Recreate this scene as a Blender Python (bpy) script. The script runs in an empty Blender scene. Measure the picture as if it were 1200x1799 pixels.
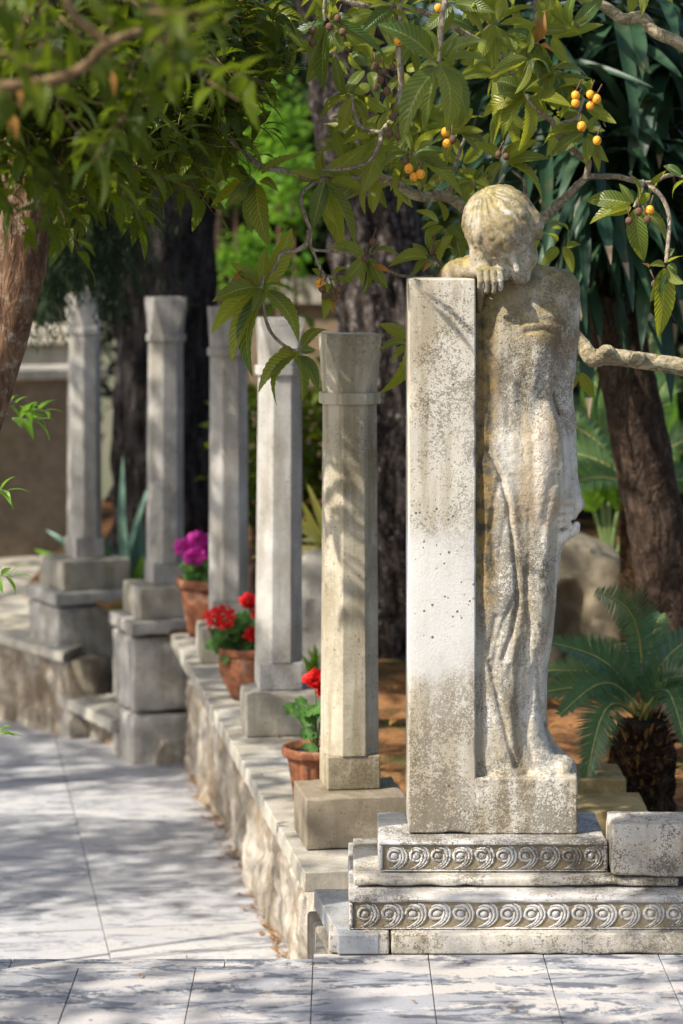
import bpy, bmesh, math, random
import numpy as np
from mathutils import Vector, Matrix, Euler
random.seed(7); RNG = np.random.default_rng(7)
SC = bpy.context.scene
COL = SC.collection
R = math.radians

# ---------------------------------------------------------------- camera, sky, sun, exposure
F = 4247.2                      # focal length in pixels of the 1200 x 1799 frame (85 mm on a 36 mm high frame)
CAMZ, HOR = 1.88, 430.0
cd = bpy.data.cameras.new('camera'); cam = bpy.data.objects.new('camera', cd); COL.objects.link(cam)
cam.location = (0, 0, CAMZ); cam.rotation_euler = (R(90), 0, 0)
cd.sensor_fit = 'VERTICAL'; cd.sensor_height = 36; cd.sensor_width = 24; cd.lens = 85
cd.shift_y = -(899.5 - HOR) / 1799.0
cd.clip_start = .1; cd.clip_end = 600
cd.dof.use_dof = True; cd.dof.focus_distance = 6.75; cd.dof.aperture_fstop = 2.9
SC.camera = cam
SC.cycles.use_denoising = True
SC.cycles.max_bounces = 7; SC.cycles.diffuse_bounces = 4; SC.cycles.transmission_bounces = 4
SC.cycles.sample_clamp_indirect = 6
SUN = Vector((-.62, -.36, .70)).normalized()
w = bpy.data.worlds.new('World'); SC.world = w; w.use_nodes = True
wn = w.node_tree; wn.nodes.clear()
sky = wn.nodes.new('ShaderNodeTexSky'); sky.sky_type = 'NISHITA'; sky.sun_disc = False
sky.dust_density = 2.5; sky.ozone_density = .6; sky.air_density = .9
sky.sun_elevation = math.asin(SUN.z); sky.sun_rotation = math.atan2(SUN.x, SUN.y)
bg = wn.nodes.new('ShaderNodeBackground'); bg.inputs[1].default_value = .13
wo = wn.nodes.new('ShaderNodeOutputWorld')
wn.links.new(sky.outputs[0], bg.inputs[0]); wn.links.new(bg.outputs[0], wo.inputs[0])
ld = bpy.data.lights.new('sun', 'SUN'); ld.energy = 4.2; ld.angle = R(.55); ld.color = (1, .94, .84)
sun = bpy.data.objects.new('sun', ld); COL.objects.link(sun)
sun.rotation_euler = SUN.to_track_quat('Z', 'Y').to_euler(); sun.location = (-8, -4, 12)
SC.view_settings.view_transform = 'Standard'; SC.view_settings.look = 'None'
SC.view_settings.gamma = 1; SC.view_settings.exposure = 1.03

def P(px, py, D):               # a point seen at (px, py) of the photo and D metres away
    return Vector(((px - 600) * D / F, D, CAMZ - (py - HOR) * D / F))

# ---------------------------------------------------------------- materials
class NT:
    def __init__(s, name):
        s.m = bpy.data.materials.new(name); s.m.use_nodes = True; s.t = s.m.node_tree; s.t.nodes.clear()
        s.out = s.t.nodes.new('ShaderNodeOutputMaterial')
        s.geo = s.t.nodes.new('ShaderNodeNewGeometry'); s.pos = s.geo.outputs['Position']
    def link(s, a, i):
        if isinstance(a, bpy.types.NodeSocket): s.t.links.new(a, i)
        elif isinstance(a, (tuple, list)) and i.type == 'RGBA' and len(a) == 3: i.default_value = (*a, 1)
        else: i.default_value = a
    def new(s, typ, **k):
        n = s.t.nodes.new(typ)
        for a, v in k.items(): setattr(n, a, v)
        return n
    def scaled(s, v, sc):
        n = s.new('ShaderNodeMapping'); s.link(v, n.inputs[0]); n.inputs['Scale'].default_value = sc; return n.outputs[0]
    def noise(s, sc, det=4, rough=.55, vec=None, dist=0):
        n = s.new('ShaderNodeTexNoise'); s.link(vec or s.pos, n.inputs['Vector'])
        n.inputs['Scale'].default_value = sc; n.inputs['Detail'].default_value = det
        n.inputs['Roughness'].default_value = rough; n.inputs['Distortion'].default_value = dist
        return n.outputs['Fac']
    def voro(s, sc, vec=None, feat='F1', rnd=1):
        n = s.new('ShaderNodeTexVoronoi', feature=feat); s.link(vec or s.pos, n.inputs['Vector'])
        n.inputs['Scale'].default_value = sc; n.inputs['Randomness'].default_value = rnd
        return n
    def rng(s, v, a, b, c=0., d=1., smooth=True):
        n = s.new('ShaderNodeMapRange'); n.interpolation_type = 'SMOOTHSTEP' if smooth else 'LINEAR'
        s.link(v, n.inputs[0]); n.inputs[1].default_value = a; n.inputs[2].default_value = b
        n.inputs[3].default_value = c; n.inputs[4].default_value = d; return n.outputs[0]
    def mix(s, f, a, b, mode='MIX'):
        n = s.new('ShaderNodeMix', data_type='RGBA', blend_type=mode)
        s.link(f, n.inputs[0]); s.link(a, n.inputs[6]); s.link(b, n.inputs[7]); return n.outputs[2]
    def math(s, op, a, b=0., clamp=False):
        n = s.new('ShaderNodeMath', operation=op, use_clamp=clamp); s.link(a, n.inputs[0]); s.link(b, n.inputs[1]); return n.outputs[0]
    def mul(s, a, b): return s.math('MULTIPLY', a, b)
    def add(s, a, b): return s.math('ADD', a, b)
    def sep(s, v=None):
        n = s.new('ShaderNodeSeparateXYZ'); s.link(v or s.pos, n.inputs[0]); return n.outputs
    def attr(s, name):
        n = s.new('ShaderNodeAttribute', attribute_name=name); return n.outputs['Fac']
    def bump(s, h, strength=.5, dist=.01, nrm=None):
        n = s.new('ShaderNodeBump'); n.inputs['Strength'].default_value = strength; n.inputs['Distance'].default_value = dist
        s.link(h, n.inputs['Height'])
        if nrm: s.link(nrm, n.inputs['Normal'])
        return n.outputs[0]
    def pbr(s, col, rough=.8, nrm=None, spec=.3, trans=None, tcol=None):
        b = s.new('ShaderNodeBsdfPrincipled'); s.link(col, b.inputs['Base Color']); s.link(rough, b.inputs['Roughness'])
        b.inputs['Specular IOR Level'].default_value = spec
        if nrm: s.link(nrm, b.inputs['Normal'])
        o = b.outputs[0]
        if trans:
            t = s.new('ShaderNodeBsdfTranslucent'); s.link(tcol if tcol is not None else col, t.inputs[0])
            if nrm: s.link(nrm, t.inputs['Normal'])
            x = s.new('ShaderNodeMixShader'); x.inputs[0].default_value = trans
            s.t.links.new(o, x.inputs[1]); s.t.links.new(t.outputs[0], x.inputs[2]); o = x.outputs[0]
        s.t.links.new(o, s.out.inputs[0]); return s.m

def stone(name, light, dark, stain=(.19, .14, .075), stain_amt=.5, spots=.5, spot_col=(.075, .058, .032), bump=.35,
          tool=0, rough=.85, clean=None, groove=False, discs=.6, topmoss=0, streak=.3, vein=0):
    s = NT(name)
    big = s.noise(2.3, 5, .6); mid = s.noise(13, 6, .65); fine = s.noise(140, 4, .7); vfine = s.noise(420, 2, .6)
    x, y, z = s.sep()
    c = s.mix(s.rng(s.add(s.mul(big, .55), s.mul(mid, .45)), .38, .60), dark, light)
    st = s.noise(1.0, 5, .6, s.scaled(s.pos, (16, 16, 1.5)))           # rain streaks
    c = s.mix(s.mul(s.rng(st, .47, .62), streak), c, stain)
    sm = s.noise(4.6, 7, .66, s.scaled(s.pos, (1, 1, .55)), .3)         # soft brown clouds
    c = s.mix(s.mul(s.rng(s.add(s.mul(sm, .85), s.mul(fine, .15)), .48, .585), stain_amt), c, stain)
    c = s.mix(s.mul(s.rng(vfine, .42, .60), .30), c, s.mix(.6, c, stain))
    if vein:
        vn = s.noise(3, 6, .6, s.scaled(s.pos, (1.2, 6, 6)), 1.2)
        c = s.mix(s.mul(s.rng(vn, .45, .6), vein), c, (.20, .22, .25))
    # crust of fine dark lichen, in patches
    patch = s.noise(3.1, 6, .66)
    sp = s.add(s.add(s.mul(s.noise(230, 3, .65), .45), s.mul(s.noise(85, 4, .7), .30)), s.mul(s.noise(26, 5, .7), .25))
    crust = s.rng(s.add(sp, s.mul(s.math('SUBTRACT', patch, .5), .55)), .515, .575)
    keep = None
    if clean:     # a band washed pale by rain: (z0, z1)
        zz = s.add(z, s.mul(s.math('SUBTRACT', s.noise(7, 4, .6), .5), .25))
        keep = s.mul(s.rng(zz, clean[0] - .06, clean[0] + .03), s.rng(zz, clean[1] + .05, clean[1] - .10))
        c = s.mix(s.mul(keep, .8), c, (.55, .53, .50))
        crust = s.mul(crust, s.math('SUBTRACT', 1, s.mul(keep, .8)))
    c = s.mix(s.mul(s.mul(crust, s.rng(s.noise(1.7, 4, .6), .38, .56, .6, 1)), spots), c, spot_col)
    # round lichen discs
    v = s.voro(88); vc = s.new('ShaderNodeSeparateColor'); s.link(v.outputs['Color'], vc.inputs[0])
    disc = s.rng(s.math('SUBTRACT', v.outputs['Distance'], s.mul(s.mul(vc.outputs[0], vc.outputs[0]), .36)), .05, -.06)
    disc = s.mul(disc, s.rng(s.add(s.noise(5.5, 4, .6), s.mul(vc.outputs[1], .16)), .56, .66))
    c = s.mix(s.mul(disc, discs), c, (.06, .056, .042))
    if groove:    # ochre and black band beside the slab, and brown on the chest
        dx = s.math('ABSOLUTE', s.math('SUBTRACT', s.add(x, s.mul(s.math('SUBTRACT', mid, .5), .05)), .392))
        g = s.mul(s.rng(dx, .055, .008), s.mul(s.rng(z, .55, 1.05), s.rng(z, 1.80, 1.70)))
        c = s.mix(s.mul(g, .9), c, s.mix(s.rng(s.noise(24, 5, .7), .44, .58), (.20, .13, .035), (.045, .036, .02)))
        ch = s.mul(s.rng(z, 1.48, 1.62), s.rng(s.noise(9, 5, .65), .38, .62))
        c = s.mix(s.mul(ch, .7), c, (.17, .11, .05))
        c = s.mix(s.mul(s.mul(s.rng(z, .9, 1.1), s.rng(z, 1.62, 1.5)), s.mul(s.rng(s.noise(4.5, 6, .65), .5, .62), .35)), c, (.33, .22, .11))
    if groove:
        c = s.mix(s.mul(s.mul(s.rng(z, 1.795, 1.86), s.rng(s.noise(11, 6, .68), .40, .60)), .72), c, s.mix(s.rng(s.noise(40, 4, .7), .42, .6), (.30, .235, .10), (.13, .105, .045)))
    if topmoss:
        nz = s.sep(s.geo.outputs['Normal'])[2]
        t = s.mul(s.rng(s.add(nz, s.mul(s.math('SUBTRACT', mid, .5), 1.2)), .0, .75), topmoss)
        if groove: t = s.mul(t, s.rng(z, 1.4, 1.62))
        c = s.mix(t, c, s.mix(s.rng(s.noise(17, 5, .7), .4, .6), (.36, .28, .10), (.15, .125, .05)))
    h = s.add(s.mul(fine, .6), s.add(s.mul(mid, .9), s.mul(vfine, .25)))
    h = s.math('SUBTRACT', h, s.mul(crust, .25))
    if tool:      # comb-chiselled surface
        a = s.noise(1, 2, .5, s.scaled(s.pos, (160, 160, 900))); h = s.add(h, s.mul(a, tool))
    return s.pbr(c, rough, s.bump(h, bump, .006), .25)

M = {}
M['slab'] = stone('weathered_marble', (.60, .57, .51), (.47, .43, .36), stain=(.26, .21, .13), stain_amt=.55, streak=.5, spots=.66, discs=.85, clean=(.72, 1.12), bump=.34)
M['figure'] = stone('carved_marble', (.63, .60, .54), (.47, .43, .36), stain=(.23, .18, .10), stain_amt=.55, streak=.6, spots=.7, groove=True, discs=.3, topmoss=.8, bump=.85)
M['carve'] = stone('carved_grey_marble', (.56, .55, .53), (.42, .40, .37), stain=(.24, .185, .11), stain_amt=.5, spots=.8, vein=.25, streak=.2, bump=.6)
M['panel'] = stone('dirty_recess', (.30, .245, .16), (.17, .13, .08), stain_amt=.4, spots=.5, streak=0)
M['step'] = stone('step_marble', (.57, .53, .46), (.41, .37, .31), stain=(.20, .165, .10), stain_amt=.6, spots=.8, vein=.2, bump=.5)
M['grey'] = stone('grey_marble', (.42, .43, .44), (.30, .31, .32), stain_amt=.3, spots=.4, vein=.5, streak=0, rough=.6)
M['column'] = stone('chiselled_limestone', (.53, .48, .38), (.36, .315, .235), stain=(.20, .16, .08), stain_amt=.5, spots=.45, tool=.7, bump=.5, streak=.55)
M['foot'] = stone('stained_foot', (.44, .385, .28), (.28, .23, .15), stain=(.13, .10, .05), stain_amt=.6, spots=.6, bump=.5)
M['column_far'] = stone('pale_limestone', (.46, .44, .41), (.33, .315, .29), stain=(.22, .195, .15), stain_amt=.4, spots=.4, tool=.5, bump=.45, streak=.5)
M['plinth'] = stone('brown_limestone', (.31, .265, .195), (.19, .155, .11), stain=(.11, .088, .05), stain_amt=.6, spots=.4, bump=.3)
M['plinth_far'] = stone('grey_plinth', (.36, .335, .28), (.25, .23, .185), stain=(.15, .125, .08), stain_amt=.45, spots=.3, bump=.4)
M['coping'] = stone('coping_limestone', (.46, .43, .37), (.34, .315, .265), stain=(.20, .165, .10), stain_amt=.4, spots=.35, vein=.15)
M['rubble'] = stone('rubble', (.50, .455, .385), (.24, .20, .145), stain=(.16, .105, .055), stain_amt=.65, spots=.35, bump=.9)
M['pedestal'] = stone('pedestal_stone', (.50, .475, .43), (.33, .31, .275), stain=(.17, .14, .095), stain_amt=.5, spots=.4, bump=.9)
M['boulder'] = stone('boulder', (.27, .235, .17), (.15, .13, .09), stain_amt=.3, spots=.3, bump=.9)
M['farwall'] = stone('far_wall', (.26, .195, .135), (.15, .11, .075), stain_amt=.5, spots=.1, bump=.6)
M['farcap'] = stone('far_coping', (.48, .45, .38), (.38, .35, .28), stain_amt=.15, spots=.05)
M['kerb'] = stone('ochre_kerb', (.36, .265, .12), (.20, .15, .065), stain=(.12, .10, .04), stain_amt=.6, spots=.4)

def paving(name, grey, amt, lightc):
    s = NT(name)
    a = s.noise(1, 7, .68, s.scaled(s.pos, (2.2, 6.5, 4)), .6)
    b = s.noise(26, 5, .7); f = s.noise(160, 3, .6)
    c = s.mix(s.rng(s.noise(2.2, 4, .6), .4, .6), lightc, tuple(v * .86 for v in lightc))
    isl = s.attr('tint')
    c = s.mix(s.rng(isl, 0, 1, 0, .35, False), c, (.40, .40, .42))
    sm = s.add(s.mul(a, .72), s.mul(b, .28))
    c = s.mix(s.mul(s.rng(sm, .47, .515), amt * .62), c, tuple(v * 2.1 for v in grey))
    a2 = s.noise(1, 8, .74, s.scaled(s.pos, (4.5, 15, 8)), .9)
    c = s.mix(s.mul(s.mul(s.rng(sm, .475, .505), s.rng(a2, .50, .545)), amt), c, grey)
    c = s.mix(s.mul(s.rng(f, .56, .70), .5), c, (.12, .12, .11))
    return s.pbr(c, s.rng(b, .3, .7, .45, .7), s.bump(s.add(b, s.mul(f, .5)), .2, .004), .35)
M['paving'] = paving('marble_paving', (.085, .095, .115), .9, (.46, .425, .39))
M['path'] = paving('path_paving', (.16, .165, .18), .75, (.45, .435, .415))
s = NT('joint_mortar'); M['joint'] = s.pbr(s.mix(s.rng(s.noise(30), .4, .6), (.13, .12, .10), (.26, .24, .20)), .95)
s = NT('soil'); n1 = s.noise(5, 6, .7); n2 = s.noise(60, 5, .7)
c = s.mix(s.rng(n1, .40, .6), (.115, .055, .027), (.32, .155, .062)); c = s.mix(s.rng(n2, .52, .68), c, (.46, .25, .10))
c = s.mix(s.mul(s.rng(s.noise(2.2, 3), .56, .66), .6), c, (.07, .11, .025))
M['soil'] = s.pbr(c, .95, s.bump(s.add(n2, n1), .8, .03), .1)
s = NT('terrain'); M['terrain'] = s.pbr(s.mix(s.noise(.3), (.06, .07, .03), (.12, .10, .06)), .95)

def bark(name, c1, c2, c3, sx=26, sz=4, bump=1., d=.03, crack=.55):
    s = NT(name); v = s.scaled(s.pos, (sx, sx, sz))
    a = s.noise(1, 7, .68, v, .5); b = s.noise(.45, 5, .6, v, 1.0)
    e = s.noise(34, 5, .7); f = s.noise(3.2, 7, .65, v)
    rid = s.math('ABSOLUTE', s.math('SUBTRACT', b, .5))
    c = s.mix(s.rng(a, .36, .62), c1, c2); c = s.mix(s.mul(s.rng(e, .50, .70), .8), c, c3)
    c = s.mix(s.mul(s.rng(rid, .05, .0), crack), c, tuple(v * .3 for v in c1))
    c = s.mix(s.mul(s.rng(f, .54, .64), .5), c, tuple(v * .5 for v in c1))
    return s.pbr(c, .95, s.bump(s.add(s.mul(s.rng(rid, 0, .10), .6), s.add(s.mul(a, .6), s.mul(f, .5))), bump, d), .1)
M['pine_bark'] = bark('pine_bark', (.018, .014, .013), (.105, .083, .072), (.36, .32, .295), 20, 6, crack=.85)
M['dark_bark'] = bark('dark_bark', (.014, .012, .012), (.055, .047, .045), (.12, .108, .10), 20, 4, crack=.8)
M['brown_bark'] = bark('brown_bark', (.085, .045, .026), (.17, .10, .06), (.30, .25, .19), 24, 7, .8, .012)
M['palm_bark'] = bark('palm_bark', (.030, .020, .014), (.075, .050, .036), (.12, .085, .06), 30, 14, .8, .015)
M['twig'] = bark('twig_bark', (.20, .155, .11), (.36, .30, .22), (.46, .43, .34), 60, 30, .7, .006)
M['limb'] = bark('limb_bark', (.26, .205, .125), (.46, .39, .26), (.34, .35, .25), 26, 40, .9, .008)
M['tan_bark'] = bark('tan_bark', (.10, .062, .032), (.19, .125, .07), (.24, .17, .10), 40, 30, .6, .006)
M['fibre'] = bark('hairy_trunk', (.035, .02, .012), (.10, .055, .028), (.20, .12, .06), 60, 18, 1, .03)

def leafmat(name, top_a, top_b, under, vein=(.30, .30, .10), trans=.3, rough=.45, nveins=13, spec=.22, tmul=1.9):
    s = NT(name)
    uv = s.new('ShaderNodeUVMap'); x, y, _ = s.sep(uv.outputs[0])
    t = s.attr('tint')
    c = s.mix(t, top_a, top_b)
    av = s.math('ABSOLUTE', s.math('SUBTRACT', y, .5))
    wv = s.math('SINE', s.mul(s.math('SUBTRACT', x, s.mul(av, .35)), nveins * 6.2832))
    c = s.mix(s.mul(s.rng(wv, .72, 1), .35), c, vein)
    c = s.mix(s.mul(s.rng(wv, .2, -1), .35), c, tuple(v * .55 for v in top_a))
    bf = s.geo.outputs['Backfacing']
    u = s.mix(s.mul(t, .6), under, top_b)
    u = s.mix(s.mul(s.rng(wv, .6, 1), .5), u, tuple(min(1, v * 1.35) for v in under))
    c = s.mix(bf, c, u)
    c = s.mix(s.rng(av, .035, .015), c, vein)
    c = s.mix(s.mul(s.rng(s.noise(14, 4, .6), .56, .72), .35), c, (.14, .09, .02))
    tc = s.mix(.5, c, tuple(min(1, v * tmul) for v in top_b))
    return s.pbr(c, s.mix(bf, (rough,) * 3, (.8,) * 3), s.bump(s.add(wv, s.noise(60)), .3, .004), spec, trans, tc)
M['loquat'] = leafmat('loquat_leaf', (.014, .07, .020), (.24, .25, .010), (.15, .185, .04), trans=.44, tmul=2.8, rough=.36, spec=.4)
M['loquat_dead'] = leafmat('withered_leaf', (.30, .13, .03), (.38, .20, .04), (.22, .12, .05), (.4, .25, .1), .3)
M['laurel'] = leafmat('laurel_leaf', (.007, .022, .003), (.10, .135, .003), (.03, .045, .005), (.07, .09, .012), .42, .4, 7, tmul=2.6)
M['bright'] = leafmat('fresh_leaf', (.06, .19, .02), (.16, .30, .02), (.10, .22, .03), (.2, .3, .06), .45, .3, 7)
M['canopy'] = leafmat('canopy_leaf', (.025, .06, .015), (.08, .13, .02), (.06, .10, .03), trans=.25)
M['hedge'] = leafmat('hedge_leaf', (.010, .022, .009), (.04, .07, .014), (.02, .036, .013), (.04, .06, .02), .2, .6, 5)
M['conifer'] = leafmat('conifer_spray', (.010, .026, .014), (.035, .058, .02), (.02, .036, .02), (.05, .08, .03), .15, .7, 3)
M['cycad'] = leafmat('cycad_leaflet', (.022, .085, .036), (.085, .18, .075), (.06, .12, .035), (.15, .18, .05), .28, .3, 1, .5)
M['yucca'] = leafmat('yucca_blade', (.008, .030, .017), (.03, .07, .030), (.014, .038, .020), (.03, .065, .03), .10, .45, 0, .3)
M['straw'] = leafmat('straw_tip', (.25, .19, .12), (.36, .28, .18), (.25, .19, .12), (.3, .2, .1), .2, .7, 0)
M['agave'] = leafmat('agave_blade', (.07, .15, .11), (.13, .22, .17), (.09, .17, .13), (.15, .25, .2), .1, .35, 0)
M['agave_y'] = leafmat('variegated_blade', (.45, .40, .05), (.55, .50, .16), (.40, .38, .07), (.16, .25, .04), .25, .4, 0)
M['geranium'] = leafmat('geranium_leaf', (.03, .11, .02), (.07, .19, .03), (.06, .14, .03), (.14, .24, .07), .35, .55, 4)
s = NT('red_petal'); M['red'] = s.pbr(s.mix(s.noise(40), (.55, .008, .01), (.78, .02, .015)), .55, trans=.25)
s = NT('magenta_petal'); M['magenta'] = s.pbr(s.mix(s.noise(40), (.36, .012, .20), (.55, .03, .33)), .55, trans=.25)
s = NT('rachis'); M['rachis'] = s.pbr(s.mix(s.noise(30), (.26, .27, .06), (.40, .33, .10)), .5)
s = NT('green_stem'); M['stem'] = s.pbr((.12, .17, .05), .6)
s = NT('terracotta'); t_ = s.noise(18, 5, .65)
t2 = s.mix(s.rng(t_, .38, .62), (.15, .052, .024), (.25, .095, .046)); t2 = s.mix(s.mul(s.rng(s.noise(9, 6, .7), .50, .62), .5), t2, (.34, .24, .17)); t2 = s.mix(s.mul(s.rng(s.noise(13, 6, .7), .50, .62), .65), t2, (.07, .045, .028))
M['terracotta'] = s.pbr(t2, .85, s.bump(s.noise(150), .3, .003), .2)
s = NT('potting_soil'); M['potsoil'] = s.pbr((.03, .022, .016), .95, s.bump(s.noise(200), 1, .01))
s = NT('ripe_fruit'); t_ = s.noise(90, 4)
M['fruit'] = s.pbr(s.mix(s.rng(t_, .58, .66), (.72, .31, .025), (.18, .07, .02)), .5, s.bump(t_, .2, .002), .3)
s = NT('dried_fruit'); M['dryfruit'] = s.pbr(s.mix(s.noise(60), (.055, .03, .018), (.17, .10, .055)), .8, s.bump(s.noise(120), .6, .004), .2)
s = NT('litter'); M['litter'] = s.pbr((.42, .20, .06), .8)

# ---------------------------------------------------------------- mesh helpers
def tag(o, label=None, cat=None, group=None, kind=None):
    for k, v in (('label', label), ('category', cat), ('group', group), ('kind', kind)):
        if v: o[k] = v
    return o
def thing(name, label, cat, loc=(0, 0, 0), rz=0, group=None):
    o = bpy.data.objects.new(name, None); o.empty_display_size = .1; COL.objects.link(o)
    o.location = loc; o.rotation_euler = (0, 0, rz); return tag(o, label, cat, group)
def world(o):
    m = Matrix.LocRotScale(o.location, o.rotation_euler, None)
    return world(o.parent) @ m if o.parent else m
class MB:
    def __init__(s): s.v = []; s.f = []; s.m = []; s.uv = []; s.t = []
    def quad(s, vs, faces, mi=0, uvs=None, tint=0.):
        o = len(s.v); s.v += [tuple(p) for p in vs]; s.t += [tint] * len(vs)
        s.uv += uvs if uvs else [(0, .3)] * len(vs)
        s.f += [tuple(i + o for i in f) for f in faces]; s.m += [mi] * len(faces)
    def box(s, x0, x1, y0, y1, z0, z1, mi=0, tint=0.):
        v = [(x, y, z) for z in (z0, z1) for y in (y0, y1) for x in (x0, x1)]
        s.quad(v, [(0, 2, 3, 1), (4, 5, 7, 6), (0, 1, 5, 4), (2, 6, 7, 3), (0, 4, 6, 2), (1, 3, 7, 5)], mi, None, tint)
    def prism(s, poly, z0, z1, mi=0, tint=0.):      # z0, z1 numbers or functions of (x, y); poly anticlockwise
        g = lambda z, p: z(*p) if callable(z) else z
        n = len(poly); v = [(*p, g(z0, p)) for p in poly] + [(*p, g(z1, p)) for p in poly]
        fs = [tuple(range(n))[::-1], tuple(range(n, 2 * n))] + [(i, (i + 1) % n, n + (i + 1) % n, n + i) for i in range(n)]
        s.quad(v, fs, mi, None, tint)
    def loft(s, rings, mi=0, cap=True):
        n = len(rings[0]); v = [p for r in rings for p in r]; fs = []
        for k in range(len(rings) - 1):
            for i in range(n):
                j = (i + 1) % n; fs.append((k * n + i, k * n + j, (k + 1) * n + j, (k + 1) * n + i))
        if cap: fs.append(tuple(range(n))[::-1]); fs.append(tuple(range((len(rings) - 1) * n, len(rings) * n)))
        s.quad(v, fs, mi)
    def tube(s, pts, rads, n=8, mi=0, sub=3, rough=0.):
        pts = [Vector(p) for p in pts]
        if sub > 1 and len(pts) > 2:
            q, r = [], []
            for i in range(len(pts) - 1):
                p0 = pts[max(i - 1, 0)]; p1 = pts[i]; p2 = pts[i + 1]; p3 = pts[min(i + 2, len(pts) - 1)]
                for k in range(sub):
                    t = k / sub
                    q.append(.5 * ((2 * p1) + (p2 - p0) * t + (2 * p0 - 5 * p1 + 4 * p2 - p3) * t * t + (3 * p1 - p0 - 3 * p2 + p3) * t ** 3))
                    r.append(rads[i] + (rads[i + 1] - rads[i]) * t)
            q.append(pts[-1]); r.append(rads[-1]); pts, rads = q, r
        rings = []; up = Vector((.13, .21, .97))
        for i, p in enumerate(pts):
            d = (pts[min(i + 1, len(pts) - 1)] - pts[max(i - 1, 0)]).normalized()
            a = d.cross(up)
            if a.length < .05: a = d.cross(Vector((1, 0, 0)))
            a.normalize(); b = d.cross(a).normalized(); up = -b if b.dot(up) < 0 else b
            a = d.cross(up).normalized(); b = up
            rr = rads[i]
            rings.append([p + (a * math.cos(2 * math.pi * k / n) + b * math.sin(2 * math.pi * k / n)) * rr * (1 + rough * random.uniform(-1, 1)) for k in range(n)])
        s.loft(rings, mi)
    def ball(s, c, r, mi=0, nu=10, nv=7, sq=(1, 1, 1), rot=None):
        v = []; fs = []
        for j in range(nv + 1):
            th = math.pi * j / nv
            for i in range(nu):
                ph = 2 * math.pi * i / nu
                p = Vector((math.sin(th) * math.cos(ph) * r * sq[0], math.sin(th) * math.sin(ph) * r * sq[1], math.cos(th) * r * sq[2]))
                if rot: p = rot @ p
                v.append(Vector(c) + p)
        for j in range(nv):
            for i in range(nu):
                k = (i + 1) % nu; fs.append((j * nu + i, (j + 1) * nu + i, (j + 1) * nu + k, j * nu + k))
        s.quad(v, fs, mi)
    def leaf(s, base, tip, width, up, mi=0, tint=0., droop=.12, fold=.25, nl=8, shape=(.55, .9), corr=0., curl=0.):
        """a leaf blade from base to tip: pointed oval, folded on its midrib, arched by droop"""
        base = Vector(base); tip = Vector(tip); ax = tip - base; L = ax.length; d = ax / L
        sd = d.cross(up)
        if sd.length < .05: sd = d.cross(Vector((.3, .9, .2)))
        sd.normalize(); nr = sd.cross(d).normalized()
        vs, uv, fs = [], [], []; cols = (-1, -.5, 0, .5, 1)
        for i in range(nl + 1):
            t = i / nl
            wd = max(.03, (math.sin(math.pi * t ** shape[0]) ** shape[1])) * width * .5
            c = base + ax * t + nr * (droop * L * math.sin(math.pi * t)) + nr * (-curl * L * t * t)
            for a in cols:
                lift = fold * abs(a) * wd - corr * wd * (i % 2) * abs(a)
                vs.append(c + sd * a * wd + nr * lift); uv.append((t, .5 + a * .5))
        for i in range(nl):
            for k in range(4):
                o = i * 5 + k; fs.append((o, o + 1, o + 6, o + 5))
        s.quad(vs, fs, mi, uv, tint)
    def blade(s, base, d, L, width, mi=0, tint=0., droop=.3, nl=7, tipmi=None, fold=.3, keep=.25):
        """a strap leaf that starts along d and bends down"""
        p = Vector(base); d = Vector(d).normalized(); st = L / nl; vs, uv, fs = [], [], []
        for i in range(nl + 1):
            t = i / nl
            wd = width * .5 * min(1, .55 + 2.2 * t) * min(1, (1 - t) / keep + .02)
            sd = d.cross(Vector((0, 0, 1)))
            if sd.length < .15: sd = Vector((1, .2, 0))
            sd.normalize(); nr = sd.cross(d)
            for a in (-1, 0, 1): vs.append(p + sd * a * wd + nr * abs(a) * wd * fold); uv.append((t, .5 + a * .5))
            p = p + d * st; d = (d + Vector((0, 0, -droop * st / L * 2 * (.4 + t)))).normalized()
        o = []
        for i in range(nl):
            for k in range(2): b = i * 3 + k; o.append((b, b + 1, b + 4, b + 3))
        s.quad(vs, o, mi, uv, tint)
        if tipmi is not None:
            for k in (1, 2): s.m[-k] = tipmi
    def build(s, name, mats, parent=None, smooth=True, origin=None):
        me = bpy.data.meshes.new(name); V = np.array(s.v, dtype=np.float64).reshape(-1, 3)
        o = bpy.data.objects.new(name, me); COL.objects.link(o)
        if origin is not None and parent is None: o.location = origin; V = V - np.array(origin)
        me.from_pydata(V.tolist(), [], s.f)
        if not isinstance(mats, (list, tuple)): mats = [mats]
        for m in mats: me.materials.append(m)
        me.polygons.foreach_set('material_index', s.m)
        me.polygons.foreach_set('use_smooth', [smooth] * len(s.f))
        li = np.empty(len(me.loops), dtype=np.int32); me.loops.foreach_get('vertex_index', li)
        ul = me.uv_layers.new(name='UVMap'); ul.data.foreach_set('uv', np.array(s.uv, dtype=np.float32)[li].ravel())
        at = me.attributes.new('tint', 'FLOAT', 'POINT'); at.data.foreach_set('value', np.array(s.t, dtype=np.float32))
        me.update()
        if parent: put(o, parent)
        return o
def put(o, parent):             # parent, keeping the mesh where it was written in world space
    o.parent = parent; o.matrix_parent_inverse = Matrix.Identity(4)
    o.data.transform(world(parent).inverted()); return o
def child(o, parent):           # parent a mesh written in the parent's own space
    o.parent = parent; return o
def bevel(o, wd=.006, seg=2):
    b = o.modifiers.new('edge', 'BEVEL'); b.width = wd; b.segments = seg; b.limit_method = 'ANGLE'; b.angle_limit = R(35); return o
def copy_tree(o, parent=None):
    c = o.copy(); COL.objects.link(c); c.parent = parent
    for ch in [x for x in bpy.data.objects if x.parent == o]: copy_tree(ch, c)
    return c

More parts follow.
